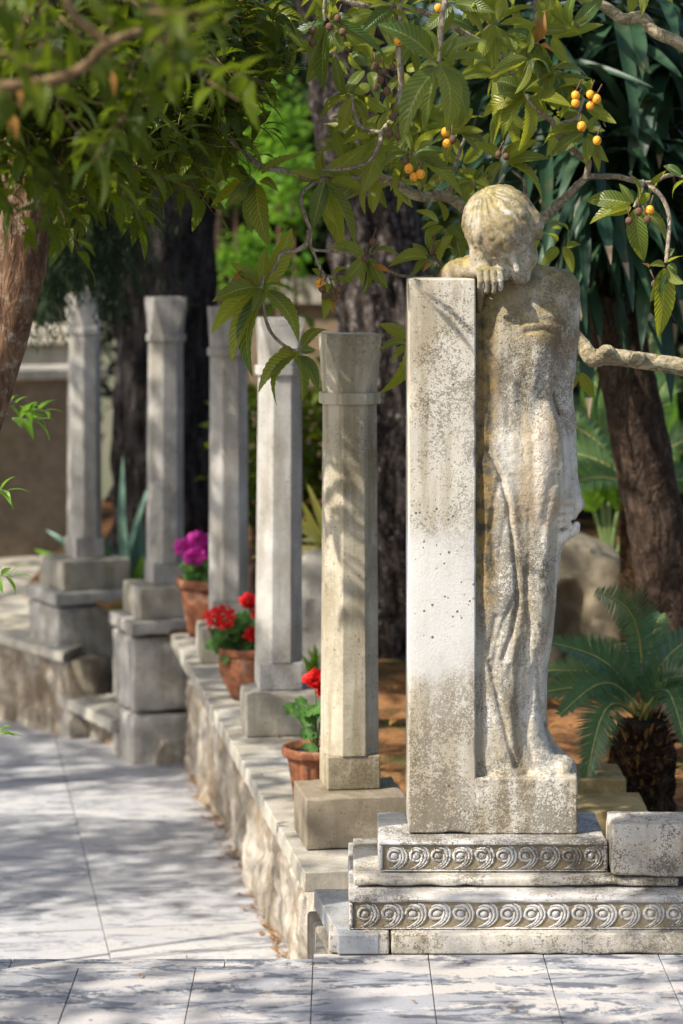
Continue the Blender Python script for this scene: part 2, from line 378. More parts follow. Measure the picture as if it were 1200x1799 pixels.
def _h(i, j, k):
    n = (i * 374761393 + j * 668265263 + k * 2147483647 + 1013904223) & 0xffffffff
    n = ((n ^ (n >> 13)) * 1274126177) & 0xffffffff
    return ((n ^ (n >> 16)) & 0xffff) / 32767.5 - 1
def vnoise(p):
    p = np.asarray(p, dtype=np.float64); i = np.floor(p).astype(np.int64); f = p - i; f = f * f * (3 - 2 * f); r = 0
    for a in (0, 1):
        for b in (0, 1):
            for c in (0, 1):
                wt = (f[..., 0] if a else 1 - f[..., 0]) * (f[..., 1] if b else 1 - f[..., 1]) * (f[..., 2] if c else 1 - f[..., 2])
                r = r + wt * _h(i[..., 0] + a, i[..., 1] + b, i[..., 2] + c)
    return r
def fbm(p, o=4):
    p = np.asarray(p, dtype=np.float64); r = 0; a = .5
    for k in range(o): r = r + a * vnoise(p * 2 ** k + k * 17.3); a *= .5
    return r

def block(name, x0, x1, y0, y1, z0, z1, mat, parent=None, cell=.03, worn=.004, chip=.006, rot=0, pivot=None):
    """a hewn stone block: gridded box with uneven faces and worn, chipped edges"""
    n = [max(2, int(round((b - a) / cell))) for a, b in ((x0, x1), (y0, y1), (z0, z1))]
    n = [min(v, 60) for v in n]
    bm = bmesh.new(); key = {}
    def vert(i, j, k):
        if (i, j, k) not in key:
            key[i, j, k] = bm.verts.new((x0 + (x1 - x0) * i / n[0], y0 + (y1 - y0) * j / n[1], z0 + (z1 - z0) * k / n[2]))
        return key[i, j, k]
    for ax in range(3):
        u, v = [a for a in range(3) if a != ax]
        for side in (0, n[ax]):
            for a in range(n[u]):
                for b in range(n[v]):
                    c = []
                    for da, db in ((0, 0), (1, 0), (1, 1), (0, 1)):
                        q = [0, 0, 0]; q[ax] = side; q[u] = a + da; q[v] = b + db; c.append(vert(*q))
                    fl = (side == 0) != (ax == 1)
                    bm.faces.new(c[::-1] if fl else c)
    keys = list(key.items())
    P0 = np.array([v.co[:] for _, v in keys]); nz = fbm(P0 * 11, 3); nc = np.clip(vnoise(P0 * 26) * 1.5 - .2, 0, 1) + .35
    for (q, v), a, c in zip(keys, nz, nc):
        on = [(1 if q[k] == n[k] else -1 if q[k] == 0 else 0) for k in range(3)]
        cnt = sum(map(abs, on))
        for k in range(3):
            if on[k]: v.co[k] -= on[k] * ((chip * c if cnt > 1 else 0) + worn * .5 * (a + .3))
    me = bpy.data.meshes.new(name); bm.normal_update(); bm.to_mesh(me); bm.free()
    for p in me.polygons: p.use_smooth = True
    if rot:
        pv = Vector((*(pivot or ((x0 + x1) / 2, (y0 + y1) / 2)), 0))
        me.transform(Matrix.Translation(pv) @ Matrix.Rotation(rot, 4, 'Z') @ Matrix.Translation(-pv))
    me.materials.append(mat); o = bpy.data.objects.new(name, me); COL.objects.link(o)
    b = o.modifiers.new('edge', 'BEVEL'); b.width = .0035; b.segments = 2; b.limit_method = 'ANGLE'; b.angle_limit = R(40)
    me.set_sharp_from_angle(angle=R(40))
    if parent: put(o, parent)
    return o

def surfnet(f, org, h):
    """naive surface nets: a quad mesh of the zero level of the grid f"""
    ins = f < 0; nx, ny, nz = f.shape
    cs = [(a, b, c) for a in (0, 1) for b in (0, 1) for c in (0, 1)]
    sl = lambda A, o: A[o[0]:nx - 1 + o[0], o[1]:ny - 1 + o[1], o[2]:nz - 1 + o[2]]
    cnt = np.zeros((nx - 1, ny - 1, nz - 1), np.int8)
    for c in cs: cnt += sl(ins, c)
    idx = np.argwhere((cnt > 0) & (cnt < 8)); I = tuple(idx.T)
    val = {c: sl(f, c)[I] for c in cs}
    acc = np.zeros((len(idx), 3)); num = np.zeros(len(idx))
    for a in cs:
        for ax in range(3):
            if a[ax]: continue
            b = list(a); b[ax] = 1; b = tuple(b); va, vb = val[a], val[b]; cr = (va < 0) != (vb < 0)
            t = np.where(cr, va / np.where(cr, va - vb, 1), 0)
            p = np.zeros((len(idx), 3)) + np.array(a); p[:, ax] = t
            acc[cr] += p[cr]; num += cr
    V = np.array(org) + (idx + acc / num[:, None]) * h
    mp = np.full(cnt.shape, -1, np.int64); mp[I] = np.arange(len(idx)); Fs = []
    for ax in range(3):
        lo = [slice(None)] * 3; hi = [slice(None)] * 3; lo[ax] = slice(0, -1); hi[ax] = slice(1, None)
        A, B = ins[tuple(lo)], ins[tuple(hi)]; e = np.argwhere(A != B); u, v = [(1, 2), (2, 0), (0, 1)][ax]
        lim = np.array(cnt.shape); e = e[(e[:, u] > 0) & (e[:, v] > 0) & (e[:, u] < lim[u]) & (e[:, v] < lim[v])]
        def g(du, dv):
            q = e.copy(); q[:, u] += du; q[:, v] += dv; return mp[tuple(q.T)]
        quad = np.stack([g(-1, -1), g(0, -1), g(0, 0), g(-1, 0)], 1)
        s_ = ~A[tuple(e.T)]; quad[s_] = quad[s_][:, ::-1]; Fs.append(quad)
    return V, np.concatenate(Fs)
def net_obj(name, V, Q, mat, parent=None):
    me = bpy.data.meshes.new(name); me.vertices.add(len(V)); me.vertices.foreach_set('co', V.astype(np.float32).ravel())
    me.loops.add(len(Q) * 4); me.loops.foreach_set('vertex_index', Q.astype(np.int32).ravel())
    me.polygons.add(len(Q)); me.polygons.foreach_set('loop_start', np.arange(0, len(Q) * 4, 4, dtype=np.int32))
    me.polygons.foreach_set('use_smooth', np.ones(len(Q), bool)); me.update(calc_edges=True); me.validate()
    me.materials.append(mat); o = bpy.data.objects.new(name, me); COL.objects.link(o)
    if parent: put(o, parent)
    return o
def capd(p, a, b, ra, rb):
    a = np.array(a, np.float32); d = np.array(b, np.float32) - a; q = p - a
    t = np.clip((q @ d) / (d @ d), 0, 1); return np.sqrt(((q - t[..., None] * d) ** 2).sum(-1)) - (ra + (rb - ra) * t)
def elld(p, c, r):
    q = (p - np.array(c, np.float32)); r = np.array(r, np.float32)
    k0 = np.sqrt(((q / r) ** 2).sum(-1)); k1 = np.sqrt(((q / (r * r)) ** 2).sum(-1)) + 1e-6; return k0 * (k0 - 1) / k1
def smin(a, b, k):
    h = np.clip(.5 + .5 * (b - a) / k, 0, 1); return b + (a - b) * h - k * h * (1 - h)
def smax(a, b, k): return -smin(-a, -b, k)
def boxd(p, lo, hi, r):
    c = (np.array(lo) + np.array(hi)) / 2; hf = (np.array(hi) - np.array(lo)) / 2 - r
    q = np.abs(p - c.astype(np.float32)) - hf.astype(np.float32)
    return np.sqrt((np.maximum(q, 0) ** 2).sum(-1)) + np.minimum(q.max(-1), 0) - r

# ================================================================ the setting
DV = Vector((-math.sin(R(9.1)), math.cos(R(9.1)), 0)); NL = Vector((-DV.y, DV.x, 0))   # along the colonnade, and to its left
ROW = Vector((.0265, 7.91, 0))
def row(s, n, z=0): q = ROW + DV * s + NL * n; return Vector((q.x, q.y, z))
CZ = -.05
pathz = lambda x, y: -.57 - .036 * (y - 7)

tb = MB(); tb.quad([(-300, -60, -1.6), (300, -60, -1.6), (300, 400, -1.6), (-300, 400, -1.6)], [(0, 1, 2, 3)])
tag(tb.build('terrain', M['terrain']), kind='structure')

# upper pavement: slabs with open joints on a mortar bed
pv = MB(); jb = MB(); X0 = -.0745; PW = .3045; ED = 6.36; g = .0013
ys = [ED - .075, 5.72, 5.10, 4.3, 3.5]
for i in range(-9, 10):
    xa, xb = X0 + PW * i, X0 + PW * (i + 1)
    for k in range(4): pv.box(xa + g, xb - g, ys[k + 1] + g, ys[k] - g, -.03, random.uniform(-.0008, .0008), 0, random.random())
xs = sorted([-.305 + .56 * k for k in range(-4, 1)] + [X0])
for a, b in zip(xs[:-1], xs[1:]): pv.box(a + g, b - g, ED - .075 + g, ED, -.035, .001, 0, random.random())
for i in range(0, 10): pv.box(X0 + PW * i + g, X0 + PW * (i + 1) - g, ED - .075 + g, ED + .05, -.03, 0, 0, random.random())
jb.box(-2.8, 3.2, 3.4, ED - .004, -1.0, -.006); jb.box(-.07, 3.2, ED - .004, 6.9, -1.0, -.008)
o = pv.build('upper_pavement', M['paving'], smooth=False); bevel(o, .0009, 1); tag(o, kind='structure')
tag(jb.build('pavement_bed', M['joint'], smooth=False), kind='structure')
# lower path, sloping gently away
pp = MB(); pj = MB()
J0 = Vector((-.784, 8.32, 0)); off = (J0 - ROW).dot(NL)
cuts = [(.08, off), (off, off + .62), (off + .62, off + 1.24), (off + 1.24, off + 2.4), (off + 2.4, off + 3.6)]
for ci, (a, b) in enumerate(cuts):
    s_ = -2.6 + .23 * (ci % 3)
    while s_ < 10:
        L = random.choice((.62, .68, .9)); 
        q = [row(s_ + .007, b - .0025), row(s_ + .007, a + .0025), row(s_ + L - .007, a + .0025), row(s_ + L - .007, b - .0025)]
        dz = random.uniform(-.005, .005)
        pp.prism([(v.x, v.y) for v in q][::-1] if False else [(v.x, v.y) for v in q], lambda x, y: pathz(x, y) - .04, lambda x, y: pathz(x, y) + dz, 0, random.random())
        s_ += L
q = [row(-2.8, 4), row(-2.8, -.1), row(11, -.1), row(11, 4)]
pj.prism([(v.x, v.y) for v in q], -1.55, lambda x, y: pathz(x, y) - .008)
tag(pp.build('lower_path', M['path'], smooth=False), kind='structure')
tag(pj.build('path_bed', M['joint'], smooth=False), kind='structure')

# garden soil behind the colonnade
C4 = Vector((-.933, 12.5, 0)); C5 = Vector((-1.45, 13.55, 0)); WL = Vector((-4.2, 16.6, 0))
def garden(x, y):
    if y < 7.35 and x < .6: return False
    if y < 6.95: return False
    if x < -1.8 and y > 13: return False
    lines = [(row(-1, 0), C4), (C4, C5), (C5, WL)]
    if y < C4.y: a, b = lines[0]
    elif y < C5.y: a, b = lines[1]
    else: a, b = lines[2]
    return (b - a).cross(Vector((x, y, 0)) - a).z < .02
gx = np.concatenate([np.linspace(-9, -2.4, 14), np.linspace(-2.3, 3, 90), np.linspace(3.2, 12, 12)])
gy = np.concatenate([np.linspace(6.95, 14, 110), np.linspace(14.2, 40, 50)])
XX, YY = np.meshgrid(gx, gy, indexing='ij')
ZZ = -.085 + .035 * fbm(np.stack([XX * 1.7, YY * 1.7, XX * 0], -1), 4) + .012 * vnoise(np.stack([XX * 14, YY * 14, XX * 0], -1))
soil = MB(); fs = []
n2 = len(gy)
for i in range(len(gx) - 1):
    for j in range(n2 - 1):
        if garden((gx[i] + gx[i + 1]) / 2, (gy[j] + gy[j + 1]) / 2):
            fs.append((i * n2 + j, (i + 1) * n2 + j, (i + 1) * n2 + j + 1, i * n2 + j + 1))
soil.quad(np.stack([XX, YY, ZZ], -1).reshape(-1, 3).tolist(), fs)
tag(soil.build('garden_soil', M['soil']), kind='structure')
lit = MB()
for k in range(900):
    x, y = random.uniform(-.3, 2.2), random.uniform(7.6, 13)
    if not garden(x, y): continue
    a = random.uniform(0, 6.28); L = random.uniform(.03, .08)
    lit.leaf((x, y, -.075 + random.uniform(0, .03)), (x + L * math.cos(a), y + L * math.sin(a), -.06 + random.uniform(0, .03)), random.choice((.006, .02)), Vector((0, 0, 1)), 0, random.random(), .1, nl=3)
for k in range(500):
    s_ = random.uniform(-1.2, 4.2); n_ = .10 + abs(random.gauss(0, .035)); q = row(s_, n_); z = pathz(q.x, q.y) + .004
    a = random.uniform(0, 6.28); L = random.uniform(.02, .06); lit.leaf((q.x, q.y, z), (q.x + L * math.cos(a), q.y + L * math.sin(a), z + random.uniform(0, .015)), random.choice((.005, .015)), Vector((0, 0, 1)), 0, random.random(), .1, nl=3)
for k in range(46):
    x, y = random.uniform(-.9, .95), random.uniform(5.7, 6.36); z = .004
    if k > 26: q = row(random.uniform(-.4, 3.5), random.uniform(-.1, .19)); x, y, z = q.x, q.y, CZ + .004
    a = random.uniform(0, 6.28); L = random.uniform(.008, .03); lit.leaf((x, y, z), (x + L * math.cos(a), y + L * math.sin(a), z + .003), random.choice((.003, .008)), Vector((0, 0, 1)), 0, random.random(), .1, nl=3)
tag(lit.build('litter', M['loquat_dead']), 'dry leaves and pine needles strewn on the soil, wall foot and paving', 'leaf litter', kind='stuff')

# ================================================================ low walls under the colonnade
def rough_face(A, B, ztop, zbot, name, mat, parent, thick=.22, amp=.028, cell=.018, seed=0, course=.19):
    """a rubble wall from A to B: its left face knobbly, its back plain"""
    A, B = Vector(A), Vector(B); d = (B - A); L = d.length; d.normalize(); nl = Vector((-d.y, d.x, 0))
    nu = int(L / cell); H = ztop - min(zbot(A.x, A.y), zbot(B.x, B.y)); nv = int(H / cell) + 1
    U, W = np.meshgrid(np.linspace(0, L, nu + 1), np.linspace(0, 1, nv + 1), indexing='ij')
    zb = np.array([zbot(*(A + d * u).xy) - .05 for u in U[:, 0]])[:, None]; Z = ztop + (zb - ztop) * W
    q = np.stack([U * 3.2, Z * 5 + seed, U * 0 + seed], -1)
    n = fbm(q, 5); st = np.abs(vnoise(np.stack([U * 2.3 + seed, Z * 5.2, U * 0], -1)))
    jt = np.exp(-(((Z / course) % 1 - .5) / .06) ** 2) * .5
    off = amp * (n * 1.5 + .9 * np.clip(st * 2.5, 0, 1) - .5) - .018 * jt
    off = off - .014 * np.abs(vnoise(np.stack([U * 22, Z * 22, U * 0], -1))) - .016 * np.abs(vnoise(np.stack([U * 9 + 3, Z * 12, U * 0], -1)))
    b = MB(); vs = []
    for i in range(nu + 1):
        for j in range(nv + 1):
            p = A + d * U[i, j] + nl * off[i, j]; vs.append((p.x, p.y, Z[i, j]))
    fs = [(i * (nv + 1) + j, i * (nv + 1) + j + 1, (i + 1) * (nv + 1) + j + 1, (i + 1) * (nv + 1) + j) for i in range(nu) for j in range(nv)]
    N = len(vs)
    for i in range(nu + 1):
        p = A + d * U[i, 0] - nl * thick; vs.append((p.x, p.y, ztop)); vs.append((p.x, p.y, zb[i, 0]))
    for i in range(nu):
        fs.append((N + 2 * i, N + 2 * i + 1, N + 2 * i + 3, N + 2 * i + 2)[::-1])
        fs.append((i * (nv + 1), (i + 1) * (nv + 1), N + 2 * i + 2, N + 2 * i))
    for i, fl in ((0, 0), (nu, 1)):
        ring = tuple(i * (nv + 1) + j for j in range(nv + 1)) + (N + 2 * i + 1, N + 2 * i); fs.append(ring if fl else ring[::-1])
    b.quad(vs, fs); return b.build(name, mat, parent)


wl = thing('stone_wall', 'low rough stone wall with flat coping under the three nearest columns', 'wall', row(0, 0, -.6))
rough_face(row(-1.75, .125), row(4.35, .125), CZ - .067, pathz, 'rubble_face', M['rubble'], wl, thick=.38, seed=3)
for a, b in ((-.44, 1.12), (1.12, 2.62), (2.62, 4.2)):
    q0 = row(a + .002, .215); 
    o = block('coping_slab', 0, .47, 0, b - a - .004, CZ - .067, CZ + random.uniform(-.001, .001), M['coping'], None, .05, .003, .004)
    o.data.transform(Matrix.Translation((q0.x, q0.y, 0)) @ Matrix.Rotation(R(9.1), 4, 'Z')); put(o, wl)

# pedestals under the two far columns, step between them, left terrace wall
ang4, ang5 = R(20), R(27)
def pedestal(name, label, c, ang, sx, sy, z0, ztop, capw, seed):
    t = thing(name, label, 'pedestal', (c.x, c.y, z0), ang)
    top = ztop - .07; H = top - z0 + .12; n = 18
    for k in range(2):
        za, zb = z0 - .12 + H * k / 2, z0 - .12 + H * (k + 1) / 2 - .012
        o = block('stone_course', -sx / 2, sx / 2, -sy / 2, sy / 2, za - z0, zb - z0, M['pedestal'], None, .03, .012, .016)
        V = o.data.vertices
        co = np.empty(len(V) * 3, np.float32); V.foreach_get('co', co); co = co.reshape(-1, 3)
        co[:, :2] *= (1 + .035 * fbm(co * 6 + seed + k * 5, 4))[:, None]; V.foreach_set('co', co.ravel()); child(o, t)
    o = block('pedestal_cap', -sx / 2 - capw, sx / 2 + capw, -sy / 2 - capw, sy / 2 + capw, top - z0, ztop - z0, M['column_far'], None, .05, .003, .006); child(o, t)
pedestal('stone_pedestal', 'rough stone pedestal carrying the column beside the magenta geranium pot', C4, ang4, .42, .42, pathz(0, 12.4), CZ + .02, .012, 1)
pedestal('stone_pedestal', 'rough stone pedestal carrying the column farthest down the row', C5, ang5, .48, .48, pathz(0, 13.4), CZ + .02, .014, 9)
st = thing('stone_step', 'low pale stone block set between the two rough pedestals', 'step', (-1.22, 13.0, -.8))
dv = (C5 - C4).normalized(); o = block('step_slab', -.22, .22, -.45, .45, -.05, .02, M['coping'], None, .05)
o.data.transform(Matrix.Translation((-1.19, 12.95, -.585)) @ Matrix.Rotation(math.atan2(-dv.x, dv.y), 4, 'Z')); put(o, st)
rough_face((-.93, 12.25, 0), (-1.50, 13.35, 0), -.64, pathz, 'step_face', M['rubble'], st, thick=.3, amp=.02, seed=20)
lw = thing('terrace_wall', 'low rough terrace wall with white top running left from the farthest pedestal', 'wall', (-2.2, 14, -.8))
A, B = Vector((-1.47, 13.05, 0)), Vector((-3.9, 16.6, 0))
rough_face(A, B, -.37, pathz, 'rubble_face', M['rubble'], lw, thick=.25, amp=.022, seed=40)
dd = (B - A).normalized(); nn = Vector((-dd.y, dd.x, 0)); tb = MB()
q = [A + nn * .05 - dd * .02, A - nn * .5 - dd * .02 + dd * .5, Vector((-1.2, 17.2, 0)), Vector((-3.5, 18.5, 0)), B + nn * .05]
tb.prism([(v.x, v.y) for v in q], -.37, -.32); put(bevel(tb.build('coping_slab', M['farcap'], smooth=False), .006), lw)

# ================================================================ monument base
fz = thing('stone_footing', 'lowest cracked marble course under the carved monument, beside the paving', 'footing', (.4, 6.4, 0))
lp = [(-.012, 6.385), (.02, 6.36), (.02, 7.0), (-.105, 7.0)]
o = MB(); o.prism([(-.010, 6.388), (.10, 6.392), (.10, 6.84), (-.078, 6.84)], .004, .058); put(bevel(o.build('side_course', M['grey'], smooth=False), .004), fz)
o = MB(); o.prism([(-.03, 6.40), (.10, 6.44), (.10, 6.83), (-.098, 6.83)], -.55, .0); put(bevel(o.build('rough_foot', M['rubble'], smooth=False), .01), fz)
for a, b in ((-.035, .047), (.0485, .128), (.1295, 1.3)):
    block('front_course', a, b, 6.392 + random.uniform(0, .004), 6.60, .001, .060 - random.uniform(0, .004), M['step'], fz, .02, .003, .005)

def scroll_frieze(name, x0, x1, zc, pitch, yf, parent, hgt):
    """a running row of raised spirals with double tails"""
    b = MB(); n = int(round((x1 - x0) / pitch)); pitch = (x1 - x0) / n; k = pitch / 40.0
    def ridge(pts, wd, hh):
        pts = [Vector((p[0], 0, p[1])) for p in pts]; vs, fs = [], []; m = len(pts)
        for i, p in enumerate(pts):
            d = (pts[min(i + 1, m - 1)] - pts[max(i - 1, 0)]).normalized(); sd = Vector((-d.z, 0, d.x))
            f = min(1, .45 + i / 4, .25 + (m - 1 - i) / 5)
            for a, h in ((-1, 0), (-.7, .75), (0, 1), (.7, .75), (1, 0)):
                vs.append(p + sd * a * wd * f + Vector((0, -h * hh * f - (.0 if h else -.002), 0)))
        for i in range(m - 1):
            for a in range(4): o_ = i * 5 + a; fs.append((o_, o_ + 1, o_ + 6, o_ + 5))
        return vs, fs
    for i in range(n):
        cx = x0 + pitch * (i + .45); j = random.uniform(.96, 1.04); vs, fs = [], []
        def addp(v, f):
            o_ = len(vs); vs.extend(v); fs.extend([tuple(q + o_ for q in g_) for g_ in f])
        # spiral from the boss outwards, clockwise over the top and away in a tail to the lower left
        pts = [(11.3 * math.cos(R(th)), 4 + 11.3 * math.sin(R(th))) for th in range(25, 345, 12)]
        addp(*ridge(pts, 3.0, 6))
        t0 = [(11.5, 8), (12.4, 3), (11.6, -4), (8.4, -11), (3, -17), (-4, -21), (-11, -23.5)]
        addp(*ridge(t0, 3.2, 6))
        t1 = [(-9, 17.5), (-2, 20.3), (5, 20), (11.5, 16.8), (16.2, 11.5), (18.4, 4.5), (17.6, -3), (14.2, -10), (9, -16), (2.5, -20.5), (-4, -24)]
        addp(*ridge(t1, 3.1, 6))
        t2 = [(10, 23.8), (16.5, 20.6), (21.3, 15), (24, 7), (23.8, -1), (21, -9), (16.5, -15.5), (10.5, -20.5), (5, -24)]
        addp(*ridge(t2, 2.8, 5.5))
        bo = []
        for u in range(4):
            for v in range(12):
                th = math.pi / 2 * u / 3; bo.append(Vector((7.2 * math.cos(th) * math.cos(v * math.pi / 6), -6 * math.sin(th), 3 + 7.2 * math.cos(th) * math.sin(v * math.pi / 6))))
        bf = [(u * 12 + v, u * 12 + (v + 1) % 12, (u + 1) * 12 + (v + 1) % 12, (u + 1) * 12 + v) for u in range(3) for v in range(12)]
        addp(bo, bf)
        sc = k * j * .0015625 * (hgt / .0785) if False else pitch / 42.5
        zs = hgt / 50.0
        A_ = np.array([v[:] for v in vs]); N_ = vnoise(A_ / 5 + i * 7.1)[:, None] * np.array((.9, .9, .9)) + vnoise(A_ / 14 + i * 3.3)[:, None] * np.array((1.2, 1.6, 1.0)); tl = random.uniform(-.06, .06); wr = .72 + .3 * float(vnoise(np.array([i * .55, 2.5 + x0, 0.]))) + random.uniform(-.08, .08)
        b.quad([(cx + (v.x + m[0] + v.z * tl) * sc, yf + min(0, v.y * wr + m[1] * .6) * pitch / 42.5 * .8, zc + (v.z + m[2]) * zs) for v, m in zip(vs, N_)], fs)
    o = b.build(name, M['carve'], parent); return o
def carved_block(name, label, x0, x1, y0, y1, z0, z1, rim_t, rim_b, x_end, pitch):
    t = thing(name, label, 'carved block', ((x0 + x1) / 2, y0, z0))
    block('core', x0, x1, y0 + .012, y1, z0, z1 - .001, M['carve'], t, .03, .002, .003)
    block('top_fillet', x0 + .001, x1 - .001, y0, y0 + .013, z1 - rim_t, z1 - .002, M['carve'], t, .02, .002, .004)
    block('bottom_fillet', x0 + .001, x1 - .001, y0, y0 + .013, z0 + .001, z0 + rim_b, M['carve'], t, .02, .002, .004)
    for xa in ((x0 + .001, x0 + .013),) + (((x1 - .013, x1 - .001),) if x_end else ()):
        block('side_fillet', *xa, y0, y0 + .013, z0 + rim_b, z1 - rim_t, M['carve'], t, .02, .001, .002)
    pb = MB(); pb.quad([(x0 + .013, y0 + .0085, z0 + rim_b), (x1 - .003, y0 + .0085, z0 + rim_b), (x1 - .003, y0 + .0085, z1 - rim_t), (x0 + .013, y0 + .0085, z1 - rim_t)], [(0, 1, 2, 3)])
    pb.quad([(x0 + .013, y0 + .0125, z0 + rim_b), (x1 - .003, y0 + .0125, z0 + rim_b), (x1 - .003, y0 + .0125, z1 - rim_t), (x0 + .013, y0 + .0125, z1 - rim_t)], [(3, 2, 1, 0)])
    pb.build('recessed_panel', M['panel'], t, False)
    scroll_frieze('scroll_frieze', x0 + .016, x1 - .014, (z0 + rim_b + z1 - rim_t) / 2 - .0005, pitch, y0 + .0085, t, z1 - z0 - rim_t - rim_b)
carved_block('carved_plinth', 'upper grey marble block with a band of ten carved scrolls under the statue', .1004, .7237, 6.555, 6.905, .178, .262, .012, .006, True, .0605)
block_o = thing('marble_slab', 'plain flat marble slab between the two scroll carved blocks', 'slab', (.4, 6.6, .145))
block('slab_body', .0315, .911, 6.51, 6.95, .150, .1775, M['step'], block_o, .03, .003, .006)
carved_block('carved_step', 'longer lower marble block with carved scrolls and brown lichen', .0185, 1.25, 6.425, 7.02, .0605, .1485, .019, .002, False, .0645)
rb = thing('marble_block', 'grey stained marble block at right edge beside the upper scroll block', 'block', (.9, 6.5, .18))
block('block_body', .7255, 1.30, 6.495, 6.66, .1785, .325, M['step'], rb, .03, .004, .008)
kb = thing('kerb_stone', 'ochre mossy two stepped kerb stone lying behind the statue base', 'kerb', (.8, 7.7, -.05))
block('lower_tread', .52, .975, 7.62, 7.90, -.15, .095, M['kerb'], kb, .04, .004, .008)
block('upper_tread', .50, .935, 7.90, 8.16, -.15, .135, M['kerb'], kb, .04, .004, .008)

# ================================================================ the statue: slab and mourning woman, carved as one smooth surface
S0 = 6.636
stat = thing('statue', 'weathered marble grave statue of a draped woman leaning on a tall slab', 'statue', (.41, 6.75, .262))
XS = lambda px: (px - 600) * S0 / F
block('slab', XS(716.5), XS(837), S0, S0 + .235, .262, 1.789, M['slab'], stat, .025, .003, .005)

ky = np.array([480, 530, 560, 600, 650, 700, 740, 780, 830, 870, 920, 960, 1000, 1050, 1100, 1150, 1200, 1260, 1300, 1325, 1345, 1362, 1385], float)
kr = np.array([955, 975, 984, 984, 979, 976, 986, 994, 999, 998, 993, 991, 985, 976, 970, 967, 964, 963, 966, 976, 994, 1008, 1012], float)
kf = np.array([66, 40, 22, 14, 20, 24, 18, 10, 8, 10, 16, 14, 12, 14, 20, 24, 27, 30, 26, 26, 26, 28, 28], float)
folds = [  # polyline, depth (+ carves in, - raises), width
    ([(858, 790), (880, 838), (893, 890), (901, 950), (907, 1010), (909, 1060), (900, 1110), (884, 1160)], 7, 4),
    ([(868, 792), (890, 840), (903, 890), (911, 950), (917, 1010), (920, 1060), (914, 1110), (900, 1165)], -3, 8),
    ([(926, 1000), (926, 1050), (932, 1110), (925, 1170)], 6, 5),
    ([(914, 1080), (908, 1120), (890, 1170), (872, 1215)], -2.5, 8),
    ([(860, 1165), (872, 1215), (886, 1275), (897, 1320), (906, 1350)], 5.5, 4),
    ([(852, 1170), (863, 1220), (876, 1280), (884, 1330)], -2.5, 8),
    ([(930, 1120), (912, 1190), (905, 1240)], 4, 4),
    ([(940, 1180), (930, 1240), (925, 1300), (935, 1340)], 6, 7),
    ([(985, 965), (975, 1010), (962, 1060), (955, 1120), (953, 1200), (955, 1280), (970, 1330)], 1.5, 4),
    ([(978, 1040), (966, 1090), (961, 1150), (959, 1230)], 1.5, 3),
    ([(915, 568), (940, 561), (968, 563), (996, 573)], 2.2, 4), ([(912, 578), (940, 571), (968, 573), (990, 582)], -1, 4.5),
    ([(925, 585), (955, 580), (982, 590)], 3, 4),
    ([(880, 838), (868, 880), (862, 930)], 3, 5), ([(893, 890), (880, 960), (876, 1010)], 2.5, 5), ([(905, 1050), (886, 1090), (874, 1130), (866, 1180)], 4, 4), ([(912, 1040), (930, 1085), (945, 1120)], 2.5, 5), ([(900, 1110), (896, 1180), (900, 1250), (915, 1330)], 3, 4),
    ([(912, 590), (900, 660), (893, 740), (898, 800)], 1.3, 7), ([(930, 600), (926, 680), (915, 770), (922, 850)], 1.2, 8), ([(958, 630), (955, 700), (940, 790), (938, 880), (945, 960)], 1.5, 8), ([(886, 620), (880, 700), (876, 770)], 1.2, 6), ([(985, 800), (965, 870), (950, 950)], 1.4, 8), ([(978, 860), (962, 930), (952, 1010)], -2, 7), ([(930, 900), (932, 960), (928, 1010)], 2.5, 6),
    ([(945, 1150), (948, 1220), (958, 1290), (978, 1335)], 6, 4), ([(868, 900), (864, 960), (872, 1020)], 4, 6), ([(872, 1085), (866, 1120), (858, 1150)], 6, 6),
    ([(985, 588), (980, 625), (974, 660), (972, 700), (980, 730), (990, 770)], 5, 4),
    ([(868, 560), (862, 640), (866, 720), (858, 790)], 4, 8), ([(900, 600), (890, 680), (900, 760)], 3, 9),
    ([(955, 640), (945, 700), (935, 760)], 3, 9), ([(945, 760), (955, 830), (948, 900)], -3, 14),
    ([(845, 560), (844, 700), (844, 900), (844, 1100), (844, 1300), (846, 1360)], 5, 5),
]
HF = np.array((.15, .50, -.85)); HF /= np.linalg.norm(HF)
HU = np.array((-.34, -.80, -.50)); HU -= HU.dot(HF) * HF; HU /= np.linalg.norm(HU)
HR = np.cross(HF, HU); HR *= np.sign(HR[0])
HC = np.array((885., 406., 38.)); HS = 668.
